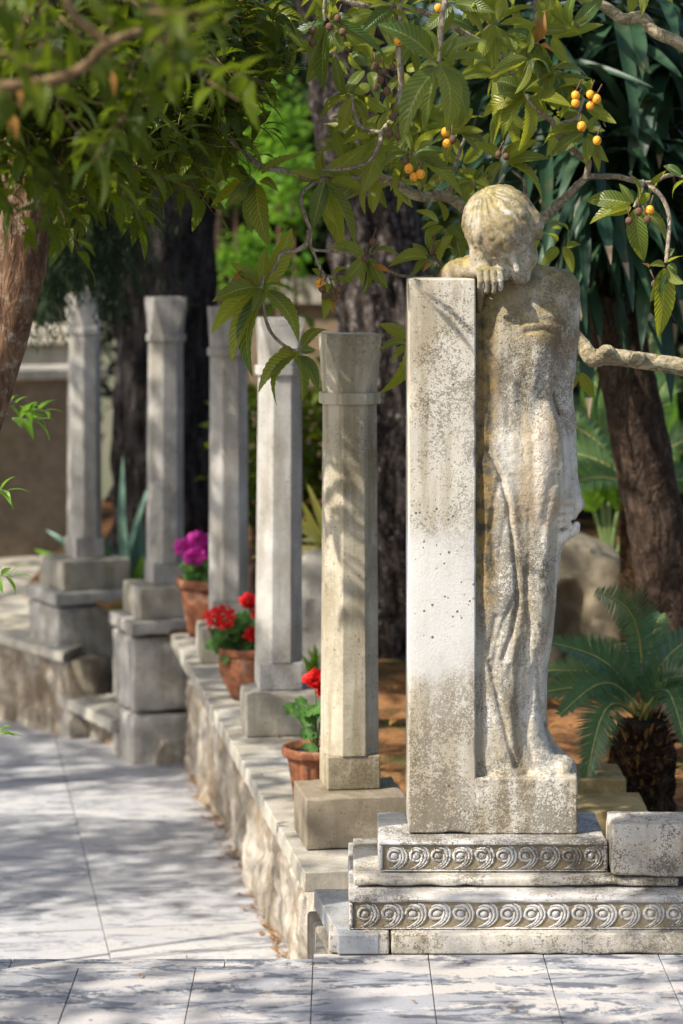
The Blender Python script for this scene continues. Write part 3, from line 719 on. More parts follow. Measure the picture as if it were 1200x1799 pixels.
def head_sdf(p):
    q = (p - HC.astype(np.float32)) / HS
    l = np.stack([q @ HR, q @ HF, q @ HU], -1).astype(np.float32)
    d = elld(l, (0, -.01, .01), (.080, .098, .088))
    d = smin(d, elld(l, (.004, .026, -.032), (.062, .066, .068)), .02)
    d = smin(d, elld(l, (.002, .042, -.060), (.050, .050, .062)), .025)
    d = smin(d, elld(l, (0, .082, -.104), (.023, .022, .019)), .025)
    for sx in (-1, 1):
        d = smin(d, elld(l, (sx * .036, .068, -.062), (.026, .026, .026)), .02)      # cheeks
        d = smax(d, -(np.sqrt(((l - np.array((sx * .031, .110, -.036), np.float32)) ** 2).sum(-1)) - .0135), .010)   # eye sockets
        d = smin(d, elld(l, (sx * .030, .083, -.037), (.016, .011, .010)), .006)    # closed lids
        d = smin(d, capd(l, (sx * .012, .096, -.012), (sx * .044, .084, -.014), .009, .007), .012)  # brows
        d = smin(d, elld(l, (sx * .081, .0, -.03), (.014, .028, .034)), .012)
    d = smin(d, capd(l, (0, .094, -.016), (0, .110, -.058), .0075, .0105), .008)     # nose
    for sx in (-1, 1): d = smin(d, elld(l, (sx * .010, .099, -.062), (.007, .008, .006)), .006)
    d = smin(d, capd(l, (-.018, .090, -.080), (.018, .090, -.080), .006, .006), .007)
    d = smin(d, capd(l, (-.013, .091, -.089), (.013, .091, -.089), .007, .007), .006)
    d = smax(d, -(capd(l, (-.021, .100, -.0845), (.021, .100, -.0845), .0035, .0035)), .003)
    hair = elld(l, (0, -.010, .022), (.0955, .112, .094))
    ang = np.arctan2(l[..., 0], l[..., 2] + .02)
    az = np.arctan2(l[..., 0] + .012, l[..., 1] + .035); wob = vnoise(l * 30)
    strand = np.sin(az * 24 + wob * 3.2 + 14 * l[..., 2]); rr_ = np.clip(np.sqrt((l[..., 0] + .012) ** 2 + (l[..., 1] + .035) ** 2) * 16, 0, 1)
    hair = hair - .0025 - .0023 * strand * np.abs(strand) ** .3 * rr_ + .0022 * wob + .0012 * vnoise(l * 95)
    hair = smin(hair, elld(l, (.090, .02, .004), (.020, .030, .030)), .02)
    hair = smin(hair, elld(l, (-.083, .035, -.035), (.028, .040, .042)), .02)
    hair = smax(hair, -(l[..., 2] * .9 + .020 + .10 * l[..., 0] * -1 + .012 * vnoise(l[..., [0]] * np.array((30., 0, 0)) + 4.2) + .35 * np.clip(.06 - l[..., 1], -.02, .2) - .0 + .22 * np.abs(l[..., 0]) ), .008)
    return smin(d, hair, .003) * HS
def polydist(x, y, pts):
    r = np.full(x.shape, 1e9, np.float32)
    for (ax, ay), (bx, by) in zip(pts[:-1], pts[1:]):
        dx, dy = bx - ax, by - ay; t = np.clip(((x - ax) * dx + (y - ay) * dy) / (dx * dx + dy * dy), 0, 1)
        r = np.minimum(r, (x - ax - t * dx) ** 2 + (y - ay - t * dy) ** 2)
    return np.sqrt(r)
def fig_sdf(p, ylo, yhi):
    x, y, q = p[..., 0], p[..., 1], p[..., 2]
    near = lambda a, b: yhi > a and ylo < b
    d = np.full(x.shape, 60., np.float32)
    if near(470, 1400):
        y1 = y[0, :, 0]; xr = np.interp(y1, ky, kr); qf = np.interp(y1, ky, kf)
        xl = np.interp(y1, [480, 560, 1365], [850, 806, 806]); qb = 168.
        c = ((xl + xr) / 2)[None, :, None]; hw = ((xr - xl) / 2)[None, :, None]; qc = ((qf + qb) / 2)[None, :, None]; hq = ((qb - qf) / 2)[None, :, None]
        u, v = np.abs(x - c) / hw, np.abs(q - qc) / hq
        d = ((u ** 3.0 + v ** 3.0) ** (1 / 3.0) - 1) * np.minimum(hw, hq)
        d = np.maximum(d, 500 - y)
        d = smin(d, smax(boxd(p, (806, 545, 15), (905, 1372, 160), 10), -capd(p, (870, 520, -40), (870, 540, -40), 90, 90), 20), 16)
        for (cx, cy, cq, rx, ry, rq) in ((940, 625, 62, 42, 85, 36), (884, 1040, 52, 30, 52, 42), (945, 1075, 60, 26, 90, 44), (955, 830, 58, 44, 110, 46)):
            if near(cy - ry - 30, cy + ry + 30): d = smin(d, elld(p, (cx, cy, cq), (rx, ry, rq)), 26)
    if near(440, 640):
        for a, b, ra, rb, k in (((905, 500, 88), (982, 509, 86), 40, 38, 20), ((900, 540, 80), (965, 560, 74), 44, 40, 22), ((902, 455, 88), (905, 535, 94), 34, 40, 18),
                                ((870, 520, 105), (806, 492, 112), 40, 32, 16)):
            d = smin(d, capd(p, a, b, ra, rb), k)
    arm = [((984, 520, 88), 37), ((989, 590, 88), 31), ((988, 650, 90), 26), ((987, 700, 92), 21.5), ((993, 745, 92), 21.5), ((996, 800, 90), 20), ((1000, 848, 84), 17.5), ((1006, 872, 76), 15.5)]
    if near(470, 910):
        ad = np.full(x.shape, 60., np.float32)
        for (a, ra), (b, rb) in zip(arm[:-1], arm[1:]):
            if near(a[1] - 50, b[1] + 50): ad = smin(ad, capd(p, a, b, ra, rb), 5)
        d = smin(d, ad, 5 if ylo > 600 else 9)
    # surface folds of the robe
    dsp = np.zeros(x.shape[:2], np.float32); x2, y2 = x[..., 0], y[..., 0]
    for pts, dep, wd in folds:
        if near(min(b for _, b in pts) - 25, max(b for _, b in pts) + 25):
            dsp += dep * (.6 if pts[0][1] > 950 else .85) * np.exp(-(polydist(x2, y2, pts) / wd) ** 2)
    d = d + (dsp[..., None] * np.clip((110 - q) / 30, 0, 1)).astype(np.float32)
    if near(840, 1000):      # hand gathering the cloth
        for a, b, ra, rb, k in (((1005, 866, 72), (1015, 892, 64), 13.5, 13.5, 8), ((1015, 892, 64), (1006, 912, 62), 13, 10, 6),
                                ((1006, 886, 50), (990, 884, 36), 7.5, 7, 1.5), ((1005, 900, 48), (987, 899, 34), 7.5, 7, 1.5), ((1003, 914, 48), (985, 914, 35), 7, 6.5, 1.5), ((1000, 926, 50), (984, 926, 38), 6.5, 6, 1.5),
                                ((1011, 937, 50), (988, 950, 46), 9.5, 10.5, 3), ((1014, 929, 54), (1012, 938, 52), 7, 7, 3), ((988, 952, 54), (977, 985, 62), 10, 5, 8)):
            d = smin(d, capd(p, a, b, ra, rb), k)
    if near(330, 560): d = smin(d, head_sdf(p), 5)
    if near(430, 560):       # arm over the slab, hand hanging over its corner
        d = smin(d, capd(p, (806, 490, 112), (812, 474, 60), 31, 20), 14)
        d = smin(d, elld(p, (826, 464, 92), (15, 16, 20)), 8)
        d = smin(d, capd(p, (812, 474, 60), (850, 474, 14), 19, 13), 8)
        d = smin(d, capd(p, (843, 477, 2), (877, 478, 4), 9, 8), 5)
        for fx, ty, r in ((843.5, 504, 5.4), (855.3, 511, 5.7), (867.3, 512, 5.7), (879, 507, 5.4)):
            d = smin(d, capd(p, (fx, 480, -6), (fx + .6, 493, -12), r + .5, r), 1.6)
            d = smin(d, capd(p, (fx + .6, 493, -12), (fx - .3, ty, -6), r, r - .8), 1.6)
        d = smin(d, capd(p, (883, 477, 14), (889, 489, 12), 5, 4.5), 3)
        d = smin(d, capd(p, (846, 505, 20), (843, 545, 30), 10, 4), 6)
    if near(1320, 1500):
        d = smin(d, boxd(p, (824, 1367, 1), (1015, 1466.5, 152), 4), 3)
        d = smin(d, elld(p, (990, 1362, 70), (24, 20, 52)), 10); d = smin(d, elld(p, (888, 1364, 34), (36, 12, 26)), 6); d = smin(d, elld(p, (955, 1364, 36), (26, 9, 24)), 6)
    n = vnoise(np.stack([x2 / 9, y2 / 9, x2 * 0 + 3], -1)) * .5 + vnoise(np.stack([x2 / 3.5, y2 / 3.5, x2 * 0], -1)) * .3
    return d + n[..., None].astype(np.float32)
def carve():
    h = 1.7; lo = np.array((766., 322., -48.)); hi = np.array((1034., 1472., 184.)); n = np.ceil((hi - lo) / h).astype(int) + 1
    ax = [(lo[k] + h * np.arange(n[k])).astype(np.float32) for k in range(3)]
    f = np.empty(tuple(n), np.float32); st = 32
    for j in range(0, n[1], st):
        yy = ax[1][j:j + st]; p = np.stack(np.meshgrid(ax[0], yy, ax[2], indexing='ij'), -1)
        f[:, j:j + st] = fig_sdf(p, yy[0] - 2, yy[-1] + 2)
    V, Q = surfnet(f, lo, h)
    D = S0 + V[:, 2] * S0 / F
    W = np.stack([(V[:, 0] - 600) * S0 / F * (1 + (D - S0) / S0 * .7), D, CAMZ - (V[:, 1] - HOR) * S0 / F], 1)
    return W, Q[:, ::-1]
W_, Q_ = carve(); W_[:, 2] = np.maximum(W_[:, 2], .2625)
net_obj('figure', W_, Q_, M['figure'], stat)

# ================================================================ columns
def ring8(h, z, c=None):
    c = h * .4142 if c is None else c
    return [Vector(p) for p in ((c, -h, z), (h, -c, z), (h, c, z), (c, h, z), (-c, h, z), (-h, c, z), (-h, -c, z), (-c, -h, z))]
def make_column(mat, name, label, group, loc, rz, plinth, pm, pc=(.01, -.04)):
    t = thing(name, label, 'column', loc, rz, group)
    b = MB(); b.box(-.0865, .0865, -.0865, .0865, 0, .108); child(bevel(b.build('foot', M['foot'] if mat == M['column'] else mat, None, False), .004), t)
    b = MB(); b.loft([ring8(.0905, .108), ring8(.084, 1.245)]); child(bevel(b.build('shaft', mat, None, False), .002), t)
    b = MB(); b.loft([ring8(.095, 1.245), ring8(.0965, 1.25), ring8(.0965, 1.278), ring8(.095, 1.283)]); child(bevel(b.build('collar', mat, None, False), .002), t)
    b = MB(); b.loft([ring8(.0845, 1.283), ring8(.0885, 1.443, .086), ring8(.0892, 1.446, .0886), ring8(.0897, 1.474, .0893)]); child(bevel(b.build('capital', mat, None, False), .0015), t)
    t.rotation_euler = (random.uniform(-.004, .004), random.uniform(-.006, .006), rz + random.uniform(-.02, .02))
    w_, d_, h_ = plinth
    o = block('plinth', pc[0] - w_ / 2, pc[0] + w_ / 2, pc[1] - d_ / 2, pc[1] + d_ / 2, -h_, -.001, pm, None, .03, .003, .005); child(o, t)
    return t
G = 'octagonal stone columns in the row'
a9 = R(9.1)
zc1 = .116
make_column(M['column'], 'stone_column', 'octagonal stone column nearest the statue, chiselled and yellowish', G, (.0265, 7.91, zc1), a9, (.335, .30, .166), M['plinth'], (-.006, -.04))
q = row(1.74, 0); make_column(M['column_far'], 'stone_column', 'grey octagonal column rising right beside the bulging pot of red geraniums', G, (-.252, 9.66, zc1), a9, (.316, .29, .166), M['plinth_far'])
make_column(M['column_far'], 'stone_column', 'grey octagonal column between the magenta geranium and the red geranium', G, (-.527, 11.32, zc1), a9, (.316, .29, .166), M['plinth_far'])
make_column(M['column_far'], 'stone_column', 'octagonal column with a sunlit edge, on the pedestal beside the magenta geranium', G, (C4.x + .02, C4.y, zc1 + .02), ang4, (.36, .34, .166), M['plinth_far'], (0, 0))
make_column(M['column_far'], 'stone_column', 'octagonal column farthest down the row, its capital behind dark conifer twigs', G, (C5.x + .01, C5.y, zc1 + .02), ang5, (.40, .40, .166), M['plinth_far'], (0, 0))

# ================================================================ flower pots and geraniums
def lathe(prof, c, n=36, flute=0.):
    rings = []
    for r, z in prof:
        rings.append([Vector((c[0] + r * (1 + flute * (1 - abs(math.sin(7 * 2 * math.pi * i / n)) ** .6)) * math.cos(2 * math.pi * i / n), c[1] + r * (1 + flute * (1 - abs(math.sin(7 * 2 * math.pi * i / n)) ** .6)) * math.sin(2 * math.pi * i / n), c[2] + z)) for i in range(n)])
    return rings
def flower_pot(label, c, R0, H, kind, z0=CZ):
    t = thing('flower_pot', label, 'flower pot', (c[0], c[1], z0), 0, 'terracotta pots on the wall'); cc = (c[0], c[1], z0)
    b = MB()
    if kind == 'fluted': prof = [(R0 * .62, .001), (R0 * .66, .01), (R0 * .86, H - .03), (R0 * .87, H - .028)]
    elif kind == 'belly': prof = [(R0 * .55, .001), (R0 * .72, H * .2), (R0 * .93, H * .5), (R0 * .98, H * .68), (R0 * .96, H * .72), (R0 * .985, H * .75), (R0 * .955, H * .8), (R0 * .93, H * .86)]
    else: prof = [(R0 * .58, .001), (R0 * .62, H * .1), (R0 * .9, H * .86)]
    b.loft(lathe(prof, cc, 112 if kind == 'fluted' else 36, -.075 if kind == 'fluted' else 0.)); b.build('pot_body', M['terracotta'], t)
    b = MB(); z1 = prof[-1][1] - .004
    b.loft(lathe([(R0 * .8, z1), (R0 * .96, z1), (R0, z1 + .008), (R0, H - .006), (R0 * .97, H), (R0 * .86, H), (R0 * .84, H - .02)], cc)); b.build('rim', M['terracotta'], t)
    b = MB(); b.loft(lathe([(R0 * .5, H - .03), (R0 * .83, H - .022), (R0 * .3, H - .012), (.002, H - .008)], cc, 20)); b.build('soil', M['potsoil'], t)
def round_leaf(b, c, nrm, r, tint):
    nrm = nrm.normalized(); a = nrm.cross(Vector((.3, .2, .9))).normalized(); d = nrm.cross(a); ph = random.uniform(0, 6.3)
    vs = [c - nrm * r * .12]; uv = [(.0, .5)]; n = 20
    for i in range(n):
        th = ph + (i / (n - 1)) * 5.9; rr = r * (.92 + .12 * math.cos(7 * (th - ph)))
        vs.append(c + (a * math.cos(th) + d * math.sin(th)) * rr + nrm * r * .12 * math.sin(3 * th)); uv.append((.9, .3 + .4 * (i % 3) / 2))
    b.quad(vs, [(0, i, i + 1) for i in range(1, n)], 0, uv, tint)
def geranium(label, base, heads, leaves, petal):
    t = thing('geranium', label, 'geranium', base, 0, 'geraniums in pots'); base = Vector(base)
    st = MB(); lf = MB()
    for c, r in heads:
        st.tube([base, base + (c - base) * .5 + Vector((0, 0, .02)), c], [.004, .003, .002], 6)
        fb = MB()
        for k in range(int(80 + 1400 * r)):
            v = Vector((random.gauss(0, 1), random.gauss(0, 1), random.gauss(0, 1))).normalized(); v.z *= .8
            p = c + v * r * random.uniform(.55, 1.12); pr = random.uniform(.012, .017)
            fb.leaf(p - v * pr * .4 + Vector([random.uniform(-.004, .004) for _ in '123']), p + v * pr * .6 + v.cross(Vector((random.random(), random.random(), random.random()))).normalized() * pr, pr * 1.25, v, 0, 0, .2, -.2, 3, (.8, .6))
        fb.build('flower_head', petal, t)
    for c, r in leaves:
        st.tube([base, base + (c - base) * .55 + Vector((0, 0, .015)), c], [.003, .0022, .0015], 5)
        round_leaf(lf, c, Vector((random.uniform(-.6, .6), -random.uniform(.1, .9), random.uniform(.35, 1))), r, random.random())
    st.build('stem', M['stem'], t); lf.build('foliage', M['geranium'], t)
def spread(cx, cy, D, rx, ry, n, r0, r1):
    o = []
    for k in range(n):
        a = random.uniform(0, 6.28); u = math.sqrt(random.random()); o.append((P(cx + rx * u * math.cos(a), cy + ry * u * math.sin(a), D + random.uniform(-.09, .09)), random.uniform(r0, r1)))
    return o
flower_pot('small fluted terracotta pot behind the plinth of the nearest column', (-.085, 8.36), .122, .198, 'fluted')
geranium('red geranium with a single bloom in the small fluted pot', (-.085, 8.36, .12), [(P(554, 1192, 8.3), .034), (P(570, 1210, 8.36), .028)],
         spread(540, 1248, 8.32, 34, 26, 16, .022, .034) + spread(538, 1300, 8.3, 20, 18, 5, .02, .03), M['red'])
flower_pot('bulging terracotta pot with several red blooms, on the wall coping', (-.385, 10.28), .142, .225, 'belly')
geranium('red geranium with several blooms in the bulging terracotta pot', (-.385, 10.28, .14),
         [(P(386, 1084, 10.15), .062), (P(437, 1056, 10.3), .034), (P(444, 1113, 10.2), .036), (P(462, 1080, 10.35), .04), (P(404, 1105, 10.25), .03)],
         spread(418, 1125, 10.25, 48, 42, 60, .024, .04), M['red'])
flower_pot('tall plain terracotta pot under the magenta blooms', (-.665, 11.95), .155, .285, 'plain')
geranium('magenta geranium in the tall terracotta pot by the far pedestal', (-.665, 11.95, .2),
         [(P(325, 962, 11.85), .05), (P(350, 950, 11.95), .055), (P(342, 978, 11.8), .05), (P(366, 965, 11.95), .05)],
         spread(350, 1000, 11.9, 32, 20, 50, .02, .034), M['magenta'])

# ================================================================ trees, plants
def trunk_mesh(b, pts, rads, ridges=.12, n=44, sub=10, vs=(9, 1.3), seed=0, flare=0.):
    pts = [Vector(p) for p in pts]; q = []; r = []
    for i in range(len(pts) - 1):
        for k in range(sub): t = k / sub; q.append(pts[i].lerp(pts[i + 1], t)); r.append(rads[i] + (rads[i + 1] - rads[i]) * t)
    q.append(pts[-1]); r.append(rads[-1]); rings = []
    A = np.arange(n) * 2 * math.pi / n
    for p, rr in zip(q, r):
        c = np.stack([np.cos(A) * vs[0] * rr + seed, np.sin(A) * vs[0] * rr, np.full(n, p.z * vs[1])], -1)
        k = 1 + ridges * (1 - 2 * np.abs(fbm(c, 3))) - ridges * .5 + ridges * .5 * vnoise(c * 2.7 + 5)
        rings.append([p + Vector((math.cos(a) * rr * kk, math.sin(a) * rr * kk, 0)) for a, kk in zip(A, k)])
    b.loft(rings)
def cloud(b, c, rad, n, size, mi=0, clump=9, aspect=.42, hang=.25, shape=(.6, .9), nl=3, tints=(0, 1), spread_=1.):
    c = Vector(c)
    for k in range(n // clump):
        while True:
            v = Vector([random.uniform(-1, 1) for _ in '123'])
            if v.length < 1: break
        cc = c + Vector((v.x * rad[0], v.y * rad[1], v.z * rad[2])); ct = random.uniform(*tints)
        for j in range(clump):
            d = Vector((random.gauss(0, 1), random.gauss(0, 1), random.gauss(0, .7) - hang)).normalized()
            o = cc + Vector([random.gauss(0, size * .6 * spread_) for _ in '123']); L = size * random.uniform(.6, 1.2)
            b.leaf(o, o + d * L, L * aspect, Vector((random.uniform(-.6, .6), random.uniform(-.6, .6), 1)), mi, min(1, max(0, ct + random.uniform(-.25, .25))), .12, .2, nl, shape)

# pines
t = thing('pine_tree', 'thick very dark pine trunk standing behind the two far columns', 'tree', (-1.1, 15, -.1))
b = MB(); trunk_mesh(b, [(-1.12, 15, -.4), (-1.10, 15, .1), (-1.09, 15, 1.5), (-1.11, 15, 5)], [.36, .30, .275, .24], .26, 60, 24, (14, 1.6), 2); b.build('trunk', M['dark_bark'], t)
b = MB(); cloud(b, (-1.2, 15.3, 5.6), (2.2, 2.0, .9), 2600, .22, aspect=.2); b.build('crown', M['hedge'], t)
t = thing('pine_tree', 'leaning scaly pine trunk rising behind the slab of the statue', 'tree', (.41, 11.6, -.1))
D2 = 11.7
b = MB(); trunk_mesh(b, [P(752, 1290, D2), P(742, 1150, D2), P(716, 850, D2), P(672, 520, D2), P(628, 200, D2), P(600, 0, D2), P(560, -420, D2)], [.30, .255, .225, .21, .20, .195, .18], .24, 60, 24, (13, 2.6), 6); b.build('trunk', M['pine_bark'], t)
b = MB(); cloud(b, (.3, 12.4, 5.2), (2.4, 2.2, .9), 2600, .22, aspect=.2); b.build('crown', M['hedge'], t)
t = thing('cypress_tree', 'slim brown trunk in the far background between the dark pine and the loquat leaves', 'tree', P(384, 900, 19))
b = MB(); trunk_mesh(b, [P(386, 1000, 19), P(384, 540, 19), P(386, 300, 19), P(392, -60, 19)], [.125, .115, .10, .08], .1, seed=9); b.build('trunk', M['palm_bark'], t)
b = MB(); cloud(b, P(390, 60, 19.4), (.8, .6, .8), 1600, .16); b.build('crown', M['hedge'], t)

# background hedge trees: rounded masses of leaves, each on a trunk
bgspec = [(-2.9, 21, 2.3, 1.5, 1.3, 2.4, 'dark bushy evergreen behind the brown garden wall at far left'),
          (-.9, 23, 2.6, 1.4, 1.2, 2.4, 'tall dark evergreen crown filling the gap behind the dark pine'),
          (.35, 24, 2.2, 1.3, 1.2, 2.6, 'dense evergreen far behind the slab of the statue'),
          (1.7, 17.5, 2.2, 1.5, 1.2, 2.7, 'dark evergreen shrubbery far behind the yucca crown'),
          (3.2, 18.5, 2.0, 1.4, 1.2, 2.7, 'dark evergreen at the far right behind the palm trunk'),
          (-4.6, 22, 2.6, 1.5, 1.2, 2.6, 'dark evergreen farthest left, behind the laurel leaves'),
          (-.1, 27, 4.0, 3.2, 1.0, 1.8, 'highest evergreen crown of the far background')]
for (x, y, z, rx, ry, rz_, lab) in bgspec:
    t = thing('evergreen_tree', lab, 'tree', (x, y, -.1), 0, 'evergreens closing off the garden')
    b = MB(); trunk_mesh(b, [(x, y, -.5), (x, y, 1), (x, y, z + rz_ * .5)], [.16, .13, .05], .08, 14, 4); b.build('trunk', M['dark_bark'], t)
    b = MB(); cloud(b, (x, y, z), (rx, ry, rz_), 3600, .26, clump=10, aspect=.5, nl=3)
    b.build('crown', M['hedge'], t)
# sunlit shrubs seen as bright blurs
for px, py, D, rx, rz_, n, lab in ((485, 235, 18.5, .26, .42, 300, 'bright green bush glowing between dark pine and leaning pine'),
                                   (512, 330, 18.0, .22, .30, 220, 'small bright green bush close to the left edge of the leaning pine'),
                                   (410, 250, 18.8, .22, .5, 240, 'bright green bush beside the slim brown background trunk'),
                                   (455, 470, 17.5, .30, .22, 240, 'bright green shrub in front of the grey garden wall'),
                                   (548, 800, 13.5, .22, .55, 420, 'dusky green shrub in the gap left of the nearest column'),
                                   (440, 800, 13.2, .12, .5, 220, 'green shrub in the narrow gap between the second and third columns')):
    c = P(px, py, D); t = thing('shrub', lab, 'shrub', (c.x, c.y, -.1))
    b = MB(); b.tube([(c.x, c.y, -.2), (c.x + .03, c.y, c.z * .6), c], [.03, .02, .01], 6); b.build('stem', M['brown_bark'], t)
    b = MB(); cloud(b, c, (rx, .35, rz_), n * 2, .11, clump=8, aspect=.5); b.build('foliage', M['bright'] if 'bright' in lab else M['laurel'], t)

# far walls
t = thing('garden_wall', 'brown garden wall with pale slanting coping at far left', 'wall', (-2.3, 17, -.3))
b = MB(); b.prism([(-5.2, 15.6), (-1.72, 17.3), (-1.85, 17.6), (-5.3, 15.9)], -.9, .93); put(b.build('wall_body', M['farwall'], None, False), t)
b = MB(); b.prism([(-5.2, 15.5), (-1.66, 17.22), (-1.95, 17.85), (-5.5, 16.2)], .93, 1.0); put(bevel(b.build('coping_slab', M['farcap'], None, False), .01), t)
t = thing('stone_tomb', 'pale stone tomb block rising above the brown garden wall', 'tomb', (-2.4, 18.5, 0))
b = MB(); b.box(-3.4, -1.95, 18.3, 19.6, -.6, 1.12); put(b.build('tomb_body', M['farcap'], None, False), t)
b = MB(); b.box(-3.5, -1.9, 18.2, 19.7, 1.12, 1.24); put(bevel(b.build('tomb_lid', M['farcap'], None, False), .02), t)
t = thing('boundary_wall', 'low grey boundary wall with coping far behind the second column', 'wall', (-.4, 19, -.3))
b = MB(); b.box(-1.5, 2.4, 19, 19.4, -.6, 1.42); put(b.build('wall_body', M['farwall'], None, False), t)
b = MB(); b.box(-1.5, 2.4, 18.93, 19.47, 1.42, 1.62); put(b.build('coping_slab', M['coping'], None, False), t)

# yucca
t = thing('yucca_tree', 'tall yucca with dark strap leaves and leaning brown trunk at right', 'tree', P(1180, 1200, 10.2))
DY = 9.3
b = MB(); trunk_mesh(b, [P(1215, 1290, DY), P(1196, 1170, DY), P(1160, 960, DY), P(1118, 740, DY), P(1088, 590, DY), P(1078, 520, DY)], [.17, .125, .115, .11, .105, .105], .07, seed=14, vs=(16, 9)); b.build('trunk', M['palm_bark'], t)
for q0, q1, q2 in (((1070, 560), (1045, 470), (1020, 330)), ((1092, 560), (1112, 440), (1120, 250)), ((1085, 560), (1085, 400), (1000, 120)), ((1095, 540), (1150, 380), (1180, 120))):
    b = MB(); b.tube([P(*q0, DY), P(*q1, DY + .1), P(*q2, DY + .2)], [.06, .055, .05], 12, 0, 5, .08); b.build('limb', M['palm_bark'], t)
heads = [(1020, 320, 60), (1118, 250, 66), (1000, 110, 60), (1185, 110, 55), (905, 60, 46), (1100, 10, 46), (1190, 300, 44), (940, 230, 36), (1000, 420, 26), (1150, 420, 26)]
for hx, hy, n in heads:
    b = MB(); c = P(hx, hy, DY + random.uniform(-.25, .5))
    for k in range(n):
        el = random.uniform(-1.25, .75); az = random.uniform(0, 6.283)
        d = Vector((math.cos(el) * math.cos(az), math.cos(el) * math.sin(az), math.sin(el)))
        b.blade(c + d * .04, d, random.uniform(.42, .72), random.uniform(.042, .062), 0, random.random(), random.uniform(.5, 1.3), 8, 1 if random.random() < .3 else None)
    b.build('leaf_crown', [M['yucca'], M['straw']], t)
b = MB()
for ax_, ay_, bx_, by_, wd in ((1086, 20, 1120, 248, .062), (962, 66, 1030, 156, .056), (1004, 106, 1148, 154, .03), (1125, 80, 1198, 136, .05), (957, 250, 957, 455, .055), (1006, 395, 1030, 590, .046), (1090, 400, 1112, 548, .05),
                              (1140, 480, 1146, 530, .04), (1040, 200, 1062, 420, .05), (1070, 330, 1100, 440, .05), (870, 230, 770, 310, .03), (880, 235, 800, 330, .03), (860, 250, 765, 345, .025), (1110, 440, 1145, 530, .04), (930, 300, 905, 420, .04)):
    p0, p1 = P(ax_, ay_, DY - .35), P(bx_, by_, DY - .55)
    b.leaf(p0, p1, wd, Vector((.2, -1, .3)), 0, random.random(), .04, .25, 10, (.42, .55))
b.build('hanging_blades', [M['yucca']], t)

# cycads
def frond(t, base, tip, leafL, n, bend=.22, side=Vector((0, -1, 0)), keel=.35):
    base, tip = Vector(base), Vector(tip); ax = tip - base; L = ax.length
    up = Vector((0, 0, 1)); nr = (up - ax.normalized() * ax.normalized().z); nr = nr.normalized() if nr.length > .2 else Vector((0, -1, 0))
    pt = lambda s_: base + ax * s_ + nr * bend * L * math.sin(math.pi * min(1, s_)) * (1 - .25 * s_)
    b = MB(); b.tube([pt(k / 8) for k in range(9)], [.0065 * (1 - .75 * k / 8) for k in range(9)], 5, 0, 1); 
    for k in range(n):
        s_ = .16 + .84 * k / (n - 1); p = pt(s_); d = (pt(min(1, s_ + .02)) - pt(s_ - .02)).normalized()
        sd = d.cross(side); sd = sd.normalized() if sd.length > .1 else d.cross(Vector((1, 0, 0))).normalized(); fn = sd.cross(d).normalized()
        l = leafL * math.sin(math.pi * (.12 + .80 * (k / (n - 1)) ** .8)) * random.uniform(.92, 1.05)
        for sg in (-1, 1):
            e = (sd * sg * .86 + d * (.40 + .35 * s_) + fn * keel + Vector((random.gauss(0, .05), random.gauss(0, .05), random.gauss(0, .05) - .08))).normalized()
            q = p + e * l; wd = .0082; pr = d
            m = p + e * l * .55 + fn * l * .03
            b.quad([p - pr * wd * .5, p + pr * wd * .5, m + pr * wd * .5, m - pr * wd * .5, q], [(0, 1, 2, 3), (3, 2, 4)], 1, [(0, .2), (0, .8), (.5, .8), (.5, .2), (1, .5)], random.random())
    b.build('frond', [M['rachis'], M['cycad']], t, True)
def hairy_trunk(t, base, top, r0, r1, n=420):
    b = MB(); base, top = Vector(base), Vector(top); trunk_mesh(b, [base - Vector((0, 0, .1)), base, base.lerp(top, .5), top], [r0, r0, (r0 + r1) * .52, r1 * .8], .22, 30, 8, (22, 14), 3)
    for k in range(n):
        s_ = random.random(); a = random.uniform(0, 6.283); r = (r0 + (r1 - r0) * s_) * 1.0; p = base.lerp(top, s_) + Vector((math.cos(a) * r, math.sin(a) * r, 0))
        d = Vector((math.cos(a), math.sin(a), random.uniform(.2, 1.6))).normalized(); L = random.uniform(.025, .06)
        b.leaf(p - d * .01, p + d * L, .016, Vector((0, 0, 1)), random.choice((0, 0, 1)), random.random(), .1, .2, 3)
    b.build('trunk', [M['fibre'], M['loquat_dead']], t)
DC = 8.25; t = thing('cycad', 'small cycad with blue green feather fronds and shaggy trunk beside the statue', 'cycad', P(1128, 1390, DC))
hairy_trunk(t, P(1128, 1392, DC), P(1126, 1268, DC), .105, .10)
c = P(1126, 1262, DC); ft = [((1046, 1040), -.35, .30, .115, Vector((.3, -1, 0))), ((972, 1130), -.1, .20, .10, None), ((962, 1178), .2, .2, .09, None), ((960, 1215), .1, .2, .10, None), ((1030, 1372), -.32, .42, .105, None),
      ((1230, 1110), .1, .2, .10, None), ((1250, 1190), -.15, .26, .10, None), ((1235, 1270), -.3, .34, .09, None), ((1010, 1130), .38, .15, .10, None), ((1160, 1080), .4, .14, .10, None), ((985, 1255), -.25, .3, .09, None),
      ((1260, 1150), .35, .2, .10, None), ((1090, 1130), .6, .2, .1, None), ((1205, 1310), -.38, .4, .08, None)]
for (tx, ty), dy, bend, ll, sd in ft:
    tip = P(tx, ty, DC + dy); frond(t, c + Vector((random.uniform(-.03, .03), random.uniform(-.03, .03), 0)), tip, ll, 62, bend, sd or Vector((0, -.75, .65)))
DS = 10.3; t = thing('cycad', 'taller cycad with a dark slender trunk and arching yellow green fronds behind the statue', 'cycad', P(1125, 1190, DS))
hairy_trunk(t, P(1128, 1215, DS), P(1118, 860, DS), .085, .07, 500)
c = P(1116, 855, DS)
